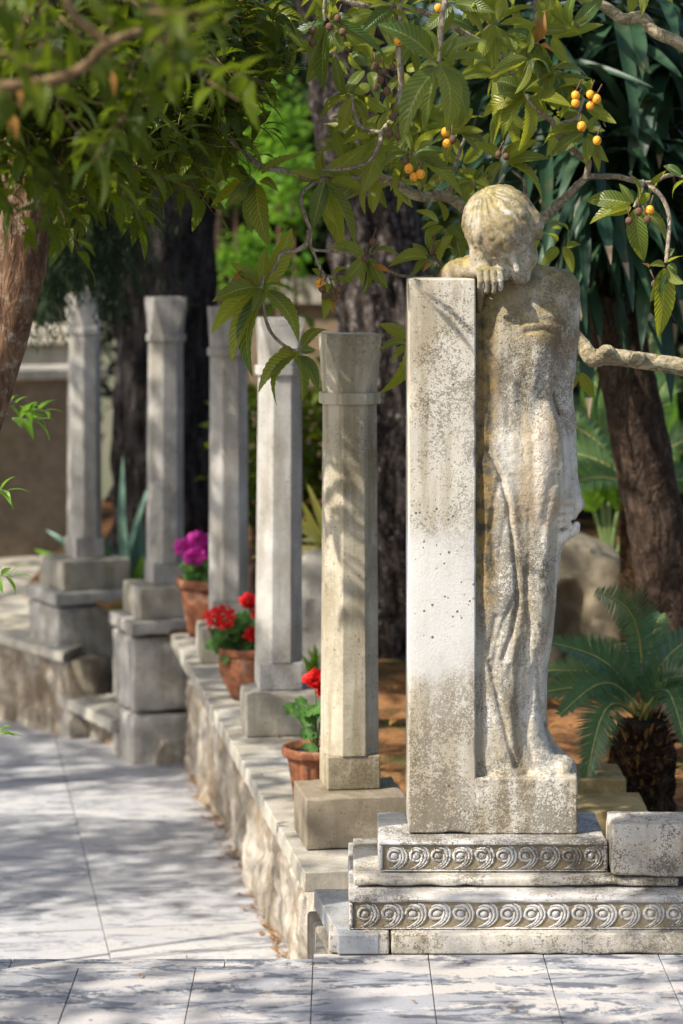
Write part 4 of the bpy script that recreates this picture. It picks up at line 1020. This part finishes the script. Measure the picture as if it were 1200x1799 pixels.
for tx, ty, dy in ((990, 700, -.2), (960, 790, 0), (1000, 620, .2), (1060, 560, .3), (1190, 640, .2), (1240, 760, -.2), (1150, 560, .5), (930, 720, .4), (1260, 860, 0), (970, 860, -.2), (1090, 640, -.3)):
    frond(t, c, P(tx, ty, DS + dy), .13, 46, .12, Vector((0, -.75, .65)))
t = thing('banana_plant', 'broad pale green leaves lit from behind, right of the statue forearm', 'plant', P(1060, 1000, 11.4))
b = MB(); c = P(1070, 1010, 11.4)
for bx, by, tx, ty, wd, tn in ((1050, 860, 1030, 640, .19, .9), (1070, 880, 1075, 700, .14, .5), (1085, 900, 1130, 690, .16, .7), (1045, 900, 1000, 760, .14, 1), (1150, 880, 1165, 560, .14, .4), (1165, 860, 1185, 700, .10, .9)):
    b.tube([c, P((bx + 1070) / 2, by + 40, 11.4), P(bx, by, 11.4)], [.02, .015, .008], 6); b.leaf(P(bx, by, 11.4), P(tx, ty, 11.3), wd, Vector((.1, -1, .5)), 1, tn, .1, .2, 10, (.6, .6))
b.build('foliage', [M['stem'], M['bright']], t)

# boulders
def boulder(name, label, cat, fn, lo, hi, h, mat):
    t = thing(name, label, cat, ((lo[0] + hi[0]) / 2, (lo[1] + hi[1]) / 2, -.09)); ax = [np.arange(lo[k], hi[k] + h, h) for k in range(3)]
    p = np.stack(np.meshgrid(*ax, indexing='ij'), -1).astype(np.float32); f = fn(p) + .05 * fbm(p * 5, 4) + .012 * vnoise(p * 30)
    V, Q = surfnet(f.astype(np.float32), np.array(lo), h); net_obj('rock', V, Q, mat, t)
k_ = 10.8 / F
def arch(p):
    c = P(1030, 1050, 10.8)
    d = boxd(p, (c.x - .32, 10.65, -.3), (c.x + .185, 11.25, c.z + .29), .07)
    d = smax(d, -(.05 * vnoise(p * 5.5 + 2) + .02 * vnoise(p * 14)) - capd(p * np.array((1, .5, 1), np.float32), (c.x - .045, 5.32, c.z - .5), (c.x - .045, 5.32, c.z + .03),   .085, .075), .03)
    d = smax(d, (p[..., 0] - c.x - .10) * .5 + (p[..., 2] - c.z - .20) * .87, .05)
    return smax(d, p[..., 2] - c.z - .30 , .03)
c = P(1030, 1050, 10.8)
boulder('boulder', 'grey hollowed boulder with an arch shaped gap behind the cycad', 'boulder', arch, (c.x - .5, 10.4, -.3), (c.x + .36, 11.4, c.z + .42), .022, M['boulder'])
c2 = P(560, 1060, 11.0)
boulder('boulder', 'pale standing rock half hidden by the nearest column', 'boulder', lambda p: boxd(p, (c2.x - .10, 10.85, -.3), (c2.x + .14, 11.2, c2.z + .25), .06), (c2.x - .3, 10.6, -.3), (c2.x + .34, 11.45, c2.z + .42), .022, M['coping'])

# agaves
def agave(label, base, blades, mat, group=None):
    t = thing('agave', label, 'agave', base, 0, group); b = MB(); base = Vector(base)
    for (tx, ty, D, wd) in blades:
        tip = P(tx, ty, D); b.leaf(base + Vector((random.uniform(-.04, .04), random.uniform(-.04, .04), 0)), tip, wd, Vector((random.uniform(-.3, .3), -1, .6)), 0, random.random(), .08, .35, 10, (.5, .6))
    b.build('rosette', mat, t)
agave('blue green agave with upright blades in front of the dark pine trunk', P(228, 1050, 14.0), [(216, 800, 14, .06), (250, 905, 13.8, .10), (262, 850, 14.1, .06), (180, 940, 13.8, .10), (192, 975, 13.7, .09), (280, 960, 14, .08), (235, 930, 14.2, .08), (80, 930, 14.2, .07), (300, 900, 14.3, .06)], M['agave'])
agave('bright green strap leaved lily at the foot of the far pedestals', P(232, 1070, 13.7), [(184, 960, 13.6, .09), (200, 990, 13.6, .08), (252, 975, 13.6, .08), (268, 1000, 13.6, .08), (212, 1000, 13.5, .08), (60, 965, 14.2, .09), (75, 985, 14.2, .09), (160, 985, 14, .08)], M['bright'])
agave('yellow variegated agave growing on the pale rock behind the nearest column', P(575, 965, 11.2), [(530, 880, 11, .05), (520, 930, 11, .05), (527, 950, 10.9, .045), (515, 905, 11.2, .05), (540, 850, 11.2, .045), (440, 980, 11.3, .04), (600, 880, 11.3, .05), (620, 920, 11.2, .05)], M['agave_y'])
agave('green grassy tuft on the soil between nearest and second columns', P(552, 1180, 10.6), [(540, 1140, 10.5, .03), (552, 1130, 10.5, .03), (530, 1150, 10.5, .03), (565, 1150, 10.5, .03), (558, 1138, 10.6, .03)], M['bright'])

sun_gaps = [(1, 6.65, -.10, .95, .15, 2.25), (1, 7.83, -.28, .16, .20, 1.55), (2, -.6, -1.5, -.25, 8.4, 9.05), (2, -.7, -1.7, -.6, 11.0, 11.5), (2, .0, .1, .8, 5.9, 6.35),
          (1, 6.9, -.45, .95, 1.8, 2.4), (1, 6.4, .2, .9, .06, .16), (1, 6.9, -1.1, -.2, 1.9, 2.6), (1, 8.5, .75, 1.35, .15, .9), (2, -.08, .1, 1.4, 7.5, 9.0), (2, -.08, .0, 1.2, 9.6, 10.5), (1, 8.2, -.45, .1, -.5, -.05), (1, 9.3, -.6, -.1, -.5, -.05), (1, 11.2, .9, 1.7, .5, 1.7), (1, 10.9, .8, 1.35, .0, .7)]       # gaps cut in the leaves along the sun rays, to light chosen spots
def in_sun_gap(x, y, z, n=None):
    for ax, c0, u0, u1, v0, v1 in sun_gaps[:n]:
        k = (y - c0) / SUN.y if ax == 1 else (z - c0) / SUN.z
        hx, hy, hz = x - SUN.x * k, y - SUN.y * k, z - SUN.z * k
        if u0 < hx < u1 and v0 < (hz if ax == 1 else hy) < v1: return True
    return False
# laurel tree at the left, its crown spreading overhead (the dappled shade comes from it)
t = thing('laurel_tree', 'laurel tree at left with leaning flaky trunk and overhanging dark leaves', 'tree', (-1.35, 6.3, -.6))
DL = 6.2
b = MB(); trunk_mesh(b, [P(-270, 1660, DL), P(-150, 1100, DL), P(-45, 760, DL), P(-4, 620, DL), P(32, 480, DL), P(52, 330, DL), P(60, 150, DL), P(40, -250, DL), P(-60, -900, DL)],
                     [.11, .088, .068, .066, .066, .07, .07, .06, .04], .10, 40, 12, (26, 5), 5); b.build('trunk', M['brown_bark'], t)
for pts, rr in (([(0, 152, 3.9), (90, 142, 3.9), (150, 116, 3.9), (192, 76, 3.9), (290, 42, 3.95), (380, 10, 4.0)], [.0095, .0095, .009, .0085, .007, .005]), ([(112, -30, 3.95), (128, 24, 3.9), (190, 74, 3.9)], [.009, .008, .007]),
                ([(60, 100, 6.2), (160, 60, 6.6), (260, 90, 6.8), (370, 105, 6.85), (412, 95, 6.85)], [.03, .02, .012, .007, .003]), ([(60, 200, 6.2), (180, 230, 6.7), (300, 262, 6.9)], [.02, .01, .004])):
    b = MB(); b.tube([P(*p) for p in pts], rr, 10, 0, 5, .05); b.build('branch', M['tan_bark'], t)
def sprig(b, p, d, n, L, wd, tint, sp=.03):
    d = d.normalized(); ref = Vector((random.uniform(-1, 1), random.uniform(-1, 1), 1)); a = d.cross(ref).normalized(); e = d.cross(a)
    b.tube([p, p + d * sp * n], [.003, .0012], 4, 1, 1)
    for k in range(n):
        th = k * 2.4; s_ = a * math.cos(th) + e * math.sin(th); o = p + d * sp * (k + .3); l = L * random.uniform(.75, 1.15)
        b.leaf(o, o + (s_ * .85 + d * .65 + Vector((0, 0, -.15))).normalized() * l, wd * l / L, Vector((random.uniform(-.5, .5), random.uniform(-.5, .5), 1)), 0, min(1, max(0, tint + random.uniform(-.3, .3))), .12, .2, 5, (.62, .85))
    o = p + d * sp * n; b.leaf(o, o + d * L * .9, wd * .8, Vector((0, 0, 1)), 0, tint, .1, .2, 5)
b = MB()
def low(x): return np.interp(x, [-40, 60, 130, 200, 260, 320, 370, 415], [330, 300, 318, 300, 292, 262, 190, 60])
for k in range(860):
    x = random.uniform(-60, 400); y = random.uniform(-60, low(x) - 10); D = random.uniform(6.6, 7.5) if random.random() < .95 else random.uniform(4.4, 5.0)
    if D < 5.1 and (y > 180 or x > 330): D += 2.1
    if in_sun_gap(*P(x, y, D), 2): continue
    sprig(b, P(x, y, D), Vector((random.gauss(.3, .7), random.gauss(-.2, .6), random.gauss(-.5, .5))), random.randint(5, 8), .092, .032, random.random() ** 1.6)
for k in range(230):
    x = random.uniform(-60, 200); y = random.uniform(-60, low(x) - 6); D = random.uniform(5.45, 5.95)
    if in_sun_gap(*P(x, y, D), 2) or in_sun_gap(*P(x + 40, y + 40, D), 2): continue
    sprig(b, P(x, y, D), Vector((random.gauss(.2, .7), random.gauss(-.3, .6), random.gauss(-.5, .5))), random.randint(5, 8), .092, .032, random.random() ** 1.6)
for k in range(17):
    x = random.uniform(-30, 330); y = random.uniform(-20, 190) if x < 240 else random.uniform(-20, 90); D = random.uniform(3.55, 4.3)
    sprig(b, P(x, y, D), Vector((random.gauss(.2, .7), random.gauss(-.2, .5), random.gauss(-.4, .5))), random.randint(4, 6), .075, .026, random.random() ** 1.4, .024)
for x, y in ((392, 95), (400, 60), (380, 130), (372, 165), (388, 178), (362, 140), (352, 200), (340, 215)):
    sprig(b, P(x - 14, y + 8, 6.75), Vector((.9, -.2, .25)), 6, .075, .02, .9)
for x, y in ((40, 330), (10, 350), (95, 318), (150, 322), (215, 318), (240, 330), (0, 380)):
    sprig(b, P(x, y - 45, 6.5), Vector((random.gauss(0, .3), -.2, -1)), 6, .10, .036, .3)
b.build('crown', [M['laurel'], M['tan_bark']], t)
b = MB()
for x, y in ((32, 168), (24, 222), (196, 145), (12, 205)): 
    p = P(x, y - 22, 4.3); b.leaf(p, p + Vector((.005, 0, -.05)), .014, Vector((.3, -1, .2)), 0, .5, .1, .2, 4)
b.build('withered_leaves', M['loquat_dead'], t)
# unseen overhead part of that crown, its leaves arranged to shape the light
b = MB(); up_ = MB()
rg = random.Random(11)
shade = [(-1.2, 1.2, 5.7, 6.4, 0, 48), (-1.7, -.1, 9.3, 10.9, -.6, 100), (-2.4, -.8, 11.7, 14.2, -.6, 110), (-.7, 0, 9.5, 11.5, .3, 60), (-.7, 0, 9.5, 11.5, 1.0, 60), (-.55, -.05, 9.4, 10.0, .9, 36), (-.55, -.05, 9.4, 10.0, 1.4, 30), (-1.6, -.7, 12, 13.6, .8, 60), (-3, .6, 14.5, 17, .6, 140)]
spots = []
for x0, x1, y0, y1, z0, n in shade:          # clumps added along the sun rays to shade the paths and far columns
    for k in range(n):
        z = rg.uniform(4.0, 5.6); k_ = (z - z0) / SUN.z; spots.append((rg.uniform(x0, x1) + SUN.x * k_, rg.uniform(y0, y1) + SUN.y * k_, z, True))
for k in range(3400): spots.append((rg.uniform(-8.5, .9), rg.uniform(2.2, 16), rg.uniform(3.85, 5.8), False))
for x, y, z, sure in spots:
    v = vnoise(np.array([x * .95, y * .95, z * .6])) + .45 * vnoise(np.array([x * 2.6, y * 2.6, z]))
    if not sure and v < (-.20 if y < 9 else -.45): continue
    if in_sun_gap(x, y, z) or z - CAMZ < .118 * y + .25: continue
    for j in range(9):
        o = Vector((x + rg.gauss(0, .16), y + rg.gauss(0, .16), z + rg.gauss(0, .1)))
        if in_sun_gap(*o): continue
        d = Vector((rg.gauss(0, 1), rg.gauss(0, 1), rg.gauss(-.2, .5))).normalized(); L = rg.uniform(.10, .18)
        up_.leaf(o, o + d * L, L * .42, Vector((rg.uniform(-.5, .5), rg.uniform(-.5, .5), 1)), 0, rg.random(), .1, .2, 2, (.6, .7))
up_.build('upper_shade_crown', M['canopy'], t)

# conifer at left, branch hanging in front of the far column
t = thing('juniper_tree', 'dark juniper with hanging feathery twigs in front of the farthest column', 'tree', (-2.6, 11.2, -.4))
b = MB(); b.tube([(-2.6, 11.2, -.9), (-2.55, 11.2, 1.2), (-2.5, 11.2, 3.4)], [.12, .10, .06], 12); b.build('trunk', M['brown_bark'], t)
b = MB(); b.tube([(-2.5, 11.2, 2.4), P(40, 300, 11.2), P(130, 350, 11.2), P(190, 420, 11.2)], [.03, .02, .01, .004], 8); b.build('branch', M['brown_bark'], t)
b = MB()
for k in range(620):
    x = random.gauss(130, 55); y = random.uniform(240, 540) if x < 200 else random.uniform(300, 480)
    if x > 190 and y > 470: continue
    if 92 < x < 172 and y > 470: continue
    p = P(x, y, 11.2 + random.uniform(-.3, .3)); d = Vector((random.gauss(.25, .4), random.gauss(0, .4), -1)).normalized(); tn = random.random()
    for j in range(26):
        q = p + d * j * .008; e = (d * .7 + Vector((random.gauss(0, .6), random.gauss(0, .6), random.gauss(0, .3)))).normalized()
        b.leaf(q, q + e * random.uniform(.03, .06), .010, Vector((0, 0, 1)), 0, tn, .05, .1, 2)
b.build('crown', M['conifer'], t)

# leafy shrub leaning in from the left edge
t = thing('oleander_shrub', 'glossy leaved shrub reaching in at the left edge over the path', 'shrub', (-1.45, 8.2, -.6))
b = MB()
for y, D, n, x in ((735, 8.3, 7, 22), (720, 8.3, 6, 40), (712, 8.4, 5, 10), (860, 7.6, 4, -14), (1010, 7.6, 5, -12), (1290, 7.4, 3, -20)):
    p = P(x, y, D); b.tube([(-1.45, 8.2, -.62), Vector((-1.45, 8.2, p.z - .1)).lerp(p, .4), p], [.007, .004, .0025], 6, 1)
    sprig(b, p, Vector((1, -.2, -.05)), n, .085, .026, .6, .012)
b.build('foliage', [M['bright'], M['twig']], t)

# ================================================================ loquat
DQ = lambda D: max(D, 6.9) if D > 6.2 else D
t = thing('loquat_tree', 'loquat tree arching over the statue with ribbed leaves and orange fruit', 'tree', (1.75, 7.3, -.1))
b = MB(); b.tube([(1.80, 7.4, -.4), (1.72, 7.3, .5), (1.55, 7.2, 1.35), P(1420, 640, 7.1)], [.085, .075, .06, .03], 16, 0, 6, .05); b.build('trunk', M['limb'], t)
b = MB(); b.tube([(1.55, 7.2, 1.35), (1.62, 7.1, 2.2), (1.5, 6.9, 3.1)], [.06, .045, .03], 12, 0, 6, .05); b.build('trunk', M['limb'], t)
limbs = [
 ([(1480, 700, 7.12), (1300, 662, 7.1), (1200, 645, 7.08), (1122, 633, 7.06), (1066, 626, 7.05), (1040, 628, 7.05), (1020, 600, 7.08), (985, 560, 7.2), (930, 480, 7.2), (865, 400, 7.15), (828, 376, 7.1), (805, 357, 7.1), (780, 345, 7.1), (735, 345, 7.08), (700, 325, 7.05), (665, 312, 7.0), (600, 316, 6.95), (540, 312, 6.9)],
  [.034, .03, .026, .0255, .026, .027, .020, .019, .018, .0175, .017, .017, .0165, .0155, .0145, .0125, .010, .0085], 'limb'),
 ([(540, 312, 6.9), (505, 300, 6.88), (472, 296, 6.85), (447, 284, 6.85), (425, 262, 6.8), (400, 240, 6.8), (380, 215, 6.8), (360, 205, 6.8)], [.0075, .0085, .0085, .0085, .008, .0075, .007, .005], 'twig'),
 ([(935, 470, 7.2), (925, 410, 7.18), (950, 387, 7.15), (985, 355, 7.12), (1010, 330, 7.1), (1029, 310, 7.1), (1034, 284, 7.08), (1028, 282, 7.08), (1007, 262, 7.05), (980, 238, 7.0), (969, 212, 7.0), (937, 189, 6.95), (925, 166, 6.95)], [.016, .015, .0155, .013, .0115, .0105, .009, .009, .009, .0088, .0085, .0075, .006], 'twig'),
 ([(1029, 310, 7.1), (1060, 310, 7.1), (1088, 311, 7.08), (1137, 322, 7.05), (1168, 310, 7.05), (1193, 308, 7.05), (1230, 330, 7.05)], [.010, .0085, .0085, .008, .007, .005, .004], 'twig'),
 ([(1137, 322, 7.05), (1148, 332, 7.0), (1165, 350, 7.0), (1175, 378, 6.98), (1175, 410, 6.95), (1170, 462, 6.9)], [.0075, .0072, .007, .0065, .006, .0055], 'twig'),
 ([(543, 404, 6.7), (539, 427, 6.7), (520, 440, 6.7), (493, 446, 6.7), (482, 470, 6.68), (459, 500, 6.65), (472, 576, 6.62), (505, 611, 6.6), (524, 615, 6.6)], [.008, .008, .0065, .0065, .0065, .006, .005, .0045, .004], 'twig'),
 ([(560, 316, 6.92), (530, 340, 6.85), (533, 370, 6.78), (545, 404, 6.7), (547, 435, 6.7), (575, 441, 6.7), (640, 445, 6.7)], [.007, .0065, .006, .006, .005, .0045, .004], 'twig'),
 ([(547, 435, 6.7), (556, 455, 6.7), (570, 488, 6.7), (578, 505, 6.7)], [.0045, .0045, .0045, .003], 'twig'),
 ([(850, 430, 7.1), (830, 455, 7.1), (790, 480, 7.05), (740, 487, 7.0), (700, 483, 6.95), (690, 478, 6.9)], [.007, .0055, .005, .0045, .0045, .004], 'twig'),
 ([(790, 480, 7.05), (775, 465, 7.05), (762, 450, 7.0)], [.0045, .0045, .004], 'twig'),
 ([(564, 298, 6.6), (610, 296, 6.6), (648, 283, 6.65), (668, 250, 6.7), (672, 232, 6.75), (693, 200, 6.8), (705, 150, 6.85), (700, 60, 6.9), (710, -60, 7)], [.004, .005, .006, .0075, .008, .008, .0085, .009, .01], 'twig'),
 ([(668, 233, 6.75), (640, 226, 6.75), (625, 210, 6.75), (618, 165, 6.72)], [.0065, .006, .0055, .0045], 'twig'),
 ([(560, -30, 6.9), (620, 6, 6.9), (680, 10, 6.95), (740, 20, 7), (800, 50, 7.05), (870, 90, 7.1), (905, 140, 7.1)], [.008, .009, .009, .009, .009, .008, .006], 'twig'),
 ([(1010, -20, 7.25), (1026, 0, 7.25), (1060, 10, 7.25), (1095, 34, 7.25), (1127, 31, 7.25), (1151, 56, 7.25), (1200, 80, 7.25), (1330, 160, 7.25)], [.016, .016, .016, .019, .019, .018, .019, .022], 'limb'),
 ([(900, 300, 7.05), (921, 318, 7.08), (923, 342, 7.1), (930, 385, 7.15)], [.004, .0055, .006, .006], 'twig'),
 ([(941, -40, 6.95), (940, 20, 6.95), (940, 60, 6.95), (944, 78, 6.95)], [.006, .006, .006, .005], 'twig'),
 ([(989, 240, 7.0), (985, 218, 7.0), (1010, 210, 7.0), (1018, 195, 7.0), (1026, 172, 7.0)], [.005, .006, .006, .005, .004], 'twig'),
 ([(1012, 212, 7.0), (1026, 232, 7.0)], [.005, .004], 'twig'),
 ([(1130, 318, 7.05), (1125, 340, 7.0), (1114, 364, 7.0)], [.006, .0055, .005], 'twig'),
 ([(727, 268, 6.85), (740, 300, 6.95), (735, 345, 7.08)], [.005, .006, .006], 'twig'),
 ([(820, 235, 7.2), (800, 290, 7.1), (790, 346, 7.1)], [.005, .006, .007], 'twig'),
 ([(772, 108, 5.9), (776, 40, 6.0), (790, -50, 6.2)], [.005, .0065, .008], 'twig'),
 ([(572, 37, 6.3), (570, 10, 6.35), (580, -50, 6.5)], [.004, .005, .006], 'twig'),
 ([(460, 17, 6.5), (463, -40, 6.5)], [.005, .006], 'twig'),
 ([(720, 600, 7.05), (750, 585, 7.1), (800, 560, 7.2), (880, 520, 7.25), (930, 480, 7.2)], [.004, .005, .006, .007, .008], 'twig'),
]
for pts, rr, mt in limbs:
    b = MB(); b.tube([P(p[0], p[1], DQ(p[2])) for p in pts], rr, 12 if mt == 'limb' else 9, 0, 6, .07); b.build('branch', M[mt], t)
for (x, y, D, r) in ((1066, 620, 7.03, .026), (1122, 630, 7.03, .022), (1030, 312, 7.1, .011), (1097, 34, 7.24, .02), (951, 385, 7.14, .017)):
    b = MB(); b.ball(P(x, y, D), r, 0, 12, 8, (1.1, 1, .95)); b.build('knot', M['limb'], t)

# whorls: centre, distance, leaf tips, width factor, tint (0 dark upper side .. 1 olive)
whorls = [
 ((570, 314), 6.55, [(564, 262), (647, 253), (549, 404), (604, 440), (627, 438), (512, 335), (509, 299), (643, 335), (585, 395)], .75),
 ((660, 236), 6.65, [(635, 344), (690, 190), (602, 250)], .85),
 ((451, 312), 6.85, [(355, 346), (369, 360), (397, 362), (440, 412), (468, 431), (419, 316), (489, 335), (532, 270), (447, 254), (420, 340)], .6),
 ((463, 502), 6.64, [(405, 460), (373, 527), (367, 580), (403, 638), (443, 550), (436, 661), (505, 546), (528, 600), (466, 435), (514, 400), (503, 502), (420, 480)], .45),
 ((524, 615), 6.58, [(447, 686), (480, 711), (532, 705), (560, 688), (578, 576), (489, 615), (524, 640), (555, 615)], .5),
 ((578, 490), 6.7, [(570, 561), (548, 470), (610, 470), (585, 540), (625, 500)], .7),
 ((647, 450), 6.7, [(601, 500), (635, 504), (666, 492), (581, 431), (700, 446), (633, 527), (681, 507), (665, 425)], .25),
 ((758, 448), 6.98, [(683, 465), (723, 427), (748, 404), (796, 412), (723, 484), (800, 440), (775, 420)], .55),
 ((722, 602), 7.05, [(666, 567), (666, 615), (687, 638), (672, 693), (730, 560), (760, 640)], .5),
 ((460, 17), 6.5, [(400, 54), (460, 127), (518, 133), (531, 79), (420, 10), (500, 10), (540, 40)], .9),
 ((572, 37), 6.25, [(568, 158), (681, 88), (500, 81), (581, 8), (620, 30), (540, 120), (600, 90)], .05),
 ((647, 122), 6.6, [(606, 167), (690, 90), (665, 180), (700, 140), (620, 90)], .2),
 ((618, 165), 6.72, [(560, 206), (597, 233), (564, 187), (640, 230), (650, 150), (590, 150)], .75),
 ((680, 205), 6.8, [(640, 170), (730, 190), (700, 250), (655, 260), (720, 230), (690, 160)], .7),
 ((727, 267), 6.8, [(689, 342), (814, 346), (668, 292), (764, 250), (790, 300), (700, 320), (745, 330), (700, 230)], .8),
 ((772, 108), 5.85, [(702, 246), (743, 217), (785, 231), (825, 204), (664, 42), (727, 42), (852, 67), (860, 108), (735, 121), (800, 60)], .25),
 ((802, 228), 7.1, [(860, 267), (843, 275), (810, 158), (785, 290), (850, 230), (760, 250), (830, 190)], .7),
 ((795, 4), 6.7, [(850, 62), (740, 60), (830, -20), (870, 20), (770, 70), (720, 10)], .6),
 ((690, 8), 6.9, [(640, 50), (700, 70), (740, 30), (650, 10), (600, 30), (720, 60)], .3),
 ((943, 73), 6.95, [(895, 52), (892, 80), (908, 140), (955, 150), (976, 133), (923, 108), (935, 125), (905, 95)], .55),
 ((927, 164), 6.95, [(845, 203), (881, 245), (913, 266), (867, 224), (874, 164), (1004, 182), (986, 196), (864, 140), (895, 130), (960, 210)], .75),
 ((1025, 176), 7.0, [(972, 143), (1039, 138), (1083, 217), (1018, 150), (983, 210), (1065, 195)], .75),
 ((1027, 231), 7.0, [(953, 254), (967, 276), (1056, 303), (1069, 285), (1063, 229), (1060, 199), (990, 225), (1030, 290)], .8),
 ((1114, 362), 7.0, [(1027, 350), (1034, 388), (1088, 322), (1109, 303), (1131, 460), (1174, 426), (1065, 378), (1145, 340)], .75),
 ((1140, 345), 7.02, [(1168, 298)], .8),
 ((1170, 462), 6.88, [(1161, 595), (1144, 530), (1203, 447), (1183, 437), (1142, 465), (1205, 500), (1190, 480)], .65),
 ((885, 282), 7.05, [(832, 248), (966, 278), (941, 318), (943, 245), (846, 311), (955, 350), (860, 330), (905, 250)], .65),
 ((832, 318), 7.05, [(790, 345), (868, 312), (812, 290), (850, 290), (790, 310), (855, 350)], .15),
 ((360, 207), 6.75, [(400, 146), (312, 322), (384, 328), (372, 300), (345, 280), (400, 190), (330, 250), (410, 230)], .8),
 ((1205, 310), 7.0, [(1165, 290), (1180, 350), (1240, 300)], .5),
 ((1015, 650), 7.25, [(1044, 700), (1000, 690)], .6),
 ((850, 345), 7.0, [(838, 362), (818, 352), (870, 340)], 1.),
 ((780, 395), 7.15, [(745, 430), (730, 370), (800, 450), (770, 350), (820, 420), (740, 400)], .4),
 ((800, 400), 7.2, [(835, 440), (815, 470), (770, 470), (835, 405)], .6),
 ((985, 430), 7.25, [(950, 470), (1010, 480), (955, 410), (1020, 430)], .4),
 ((960, 400), 7.25, [(940, 455), (985, 400), (1000, 400)], .6),
]
for cx_ in range(42):
    x, y = random.uniform(560, 1010), random.uniform(-30, 330)
    if y > 200 and x > 860: y -= 150
    whorls.append(((x, y), random.uniform(7.2, 7.8) if y > 170 else random.uniform(6.75, 7.8), [(x + random.uniform(35, 88) * math.cos(a), y + random.uniform(35, 85) * math.sin(a)) for a in [random.uniform(0, 6.28) for _ in range(8)]], random.random()))
for x, y, D in ((620, -60, 6.6), (860, -70, 6.9), (980, -60, 7.1), (720, -70, 6.4), (1120, -60, 7.2)):
    whorls.append(((x, y), D, [(x + 90 * math.cos(a), y + 90 * math.sin(a)) for a in [random.uniform(0, 6.28) for _ in range(8)]], .5))
for wi, ((cx_, cy_), D, tips, tint) in enumerate(whorls):
    big = wi < 36
    D = DQ(D)
    b = MB(); c = P(cx_, cy_, D)
    for tx, ty in tips:
        tip = P(tx, ty, D + random.uniform(-.07, .07)); L = (tip - c).length; 
        if L < .03: continue
        bs = c + (tip - c).normalized() * .012 + Vector([random.uniform(-.006, .006) for _ in '123'])
        wd = min(.066, max(.024, L * (random.uniform(.30, .37) if big else random.uniform(.25, .33))))
        upv = Vector((random.uniform(-.8, .8), random.uniform(-1.2, -.35) if random.random() < (.72 if big else .55) else random.uniform(.2, 1.0), random.uniform(.15, 1.1)))
        b.leaf(bs, tip, wd, upv, 0, min(1, max(0, tint * .8 + random.uniform(-.55, .42))), random.uniform(.04, .20), random.uniform(.2, .65), 18, (.72, .8), .12, random.uniform(0, .12))
    if len(b.v): b.build('leaf_whorl', [M['loquat']], t)
b = MB()
for ax_, ay_, bx_, by_, D in ((944, 70, 957, 18, 6.93), (944, 75, 938, 30, 6.95), (950, 78, 972, 92, 6.93), (585, 505, 583, 552, 6.66), (1140, 470, 1128, 462, 6.88), (755, 462, 742, 478, 6.95), (400, 52, 380, 50, 6.5), (430, 478, 398, 510, 6.62), (655, 470, 690, 480, 6.8)):
    D = DQ(D); p0, p1 = P(ax_, ay_, D), P(bx_, by_, D - .02); b.leaf(p0, p1, (p1 - p0).length * .36, Vector((.2, -1, .4)), 0, random.random(), .15, .5, 8)
b.build('withered_leaves', M['loquat_dead'], t)
ripe = [(1011, 168), (1037, 166), (1048, 174), (1037, 186), (1011, 181), (1049, 247), (1142, 369), (727, 311), (739, 306), (718, 296), (785, 252), (435, 29), (562, 497), (700, 72), (782, 232), (1022, 222), (770, 14)]
dry = [(579, 47), (602, 56), (548, 54), (549, 75), (593, 32), (660, 116), (675, 125), (668, 140), (660, 155), (680, 160), (690, 118), (684, 236), (700, 240), (566, 507), (585, 512), (587, 522), (597, 509), (572, 520), (1137, 386), (1105, 388), (876, 271), (889, 275), (1150, 499), (760, 440), (640, 455), (655, 425), (712, 284), (440, 16), (1122, 372), (690, 205), (795, 245)]
for i, (x, y) in enumerate(ripe + dry):
    ok = i < len(ripe); D = 6.9 if x > 840 else 6.85
    if x > 1090: D = 6.93
    c = P(x, y, D); b = MB(); r = random.uniform(.0108, .0138) if ok else random.uniform(.009, .012)
    b.ball(c, r, 0, 14, 10, (1, 1, 1.12)); b.tube([c + Vector((0, 0, r)), c + Vector((random.uniform(-.02, .02), .01, r + .03))], [.002, .0025], 5, 1, 1)
    b.ball(c - Vector((0, .002, r * 1.08)), r * .25, 1, 6, 4)
    b.build('fruit', [M['fruit'] if ok else M['dryfruit'], M['dryfruit']], t)
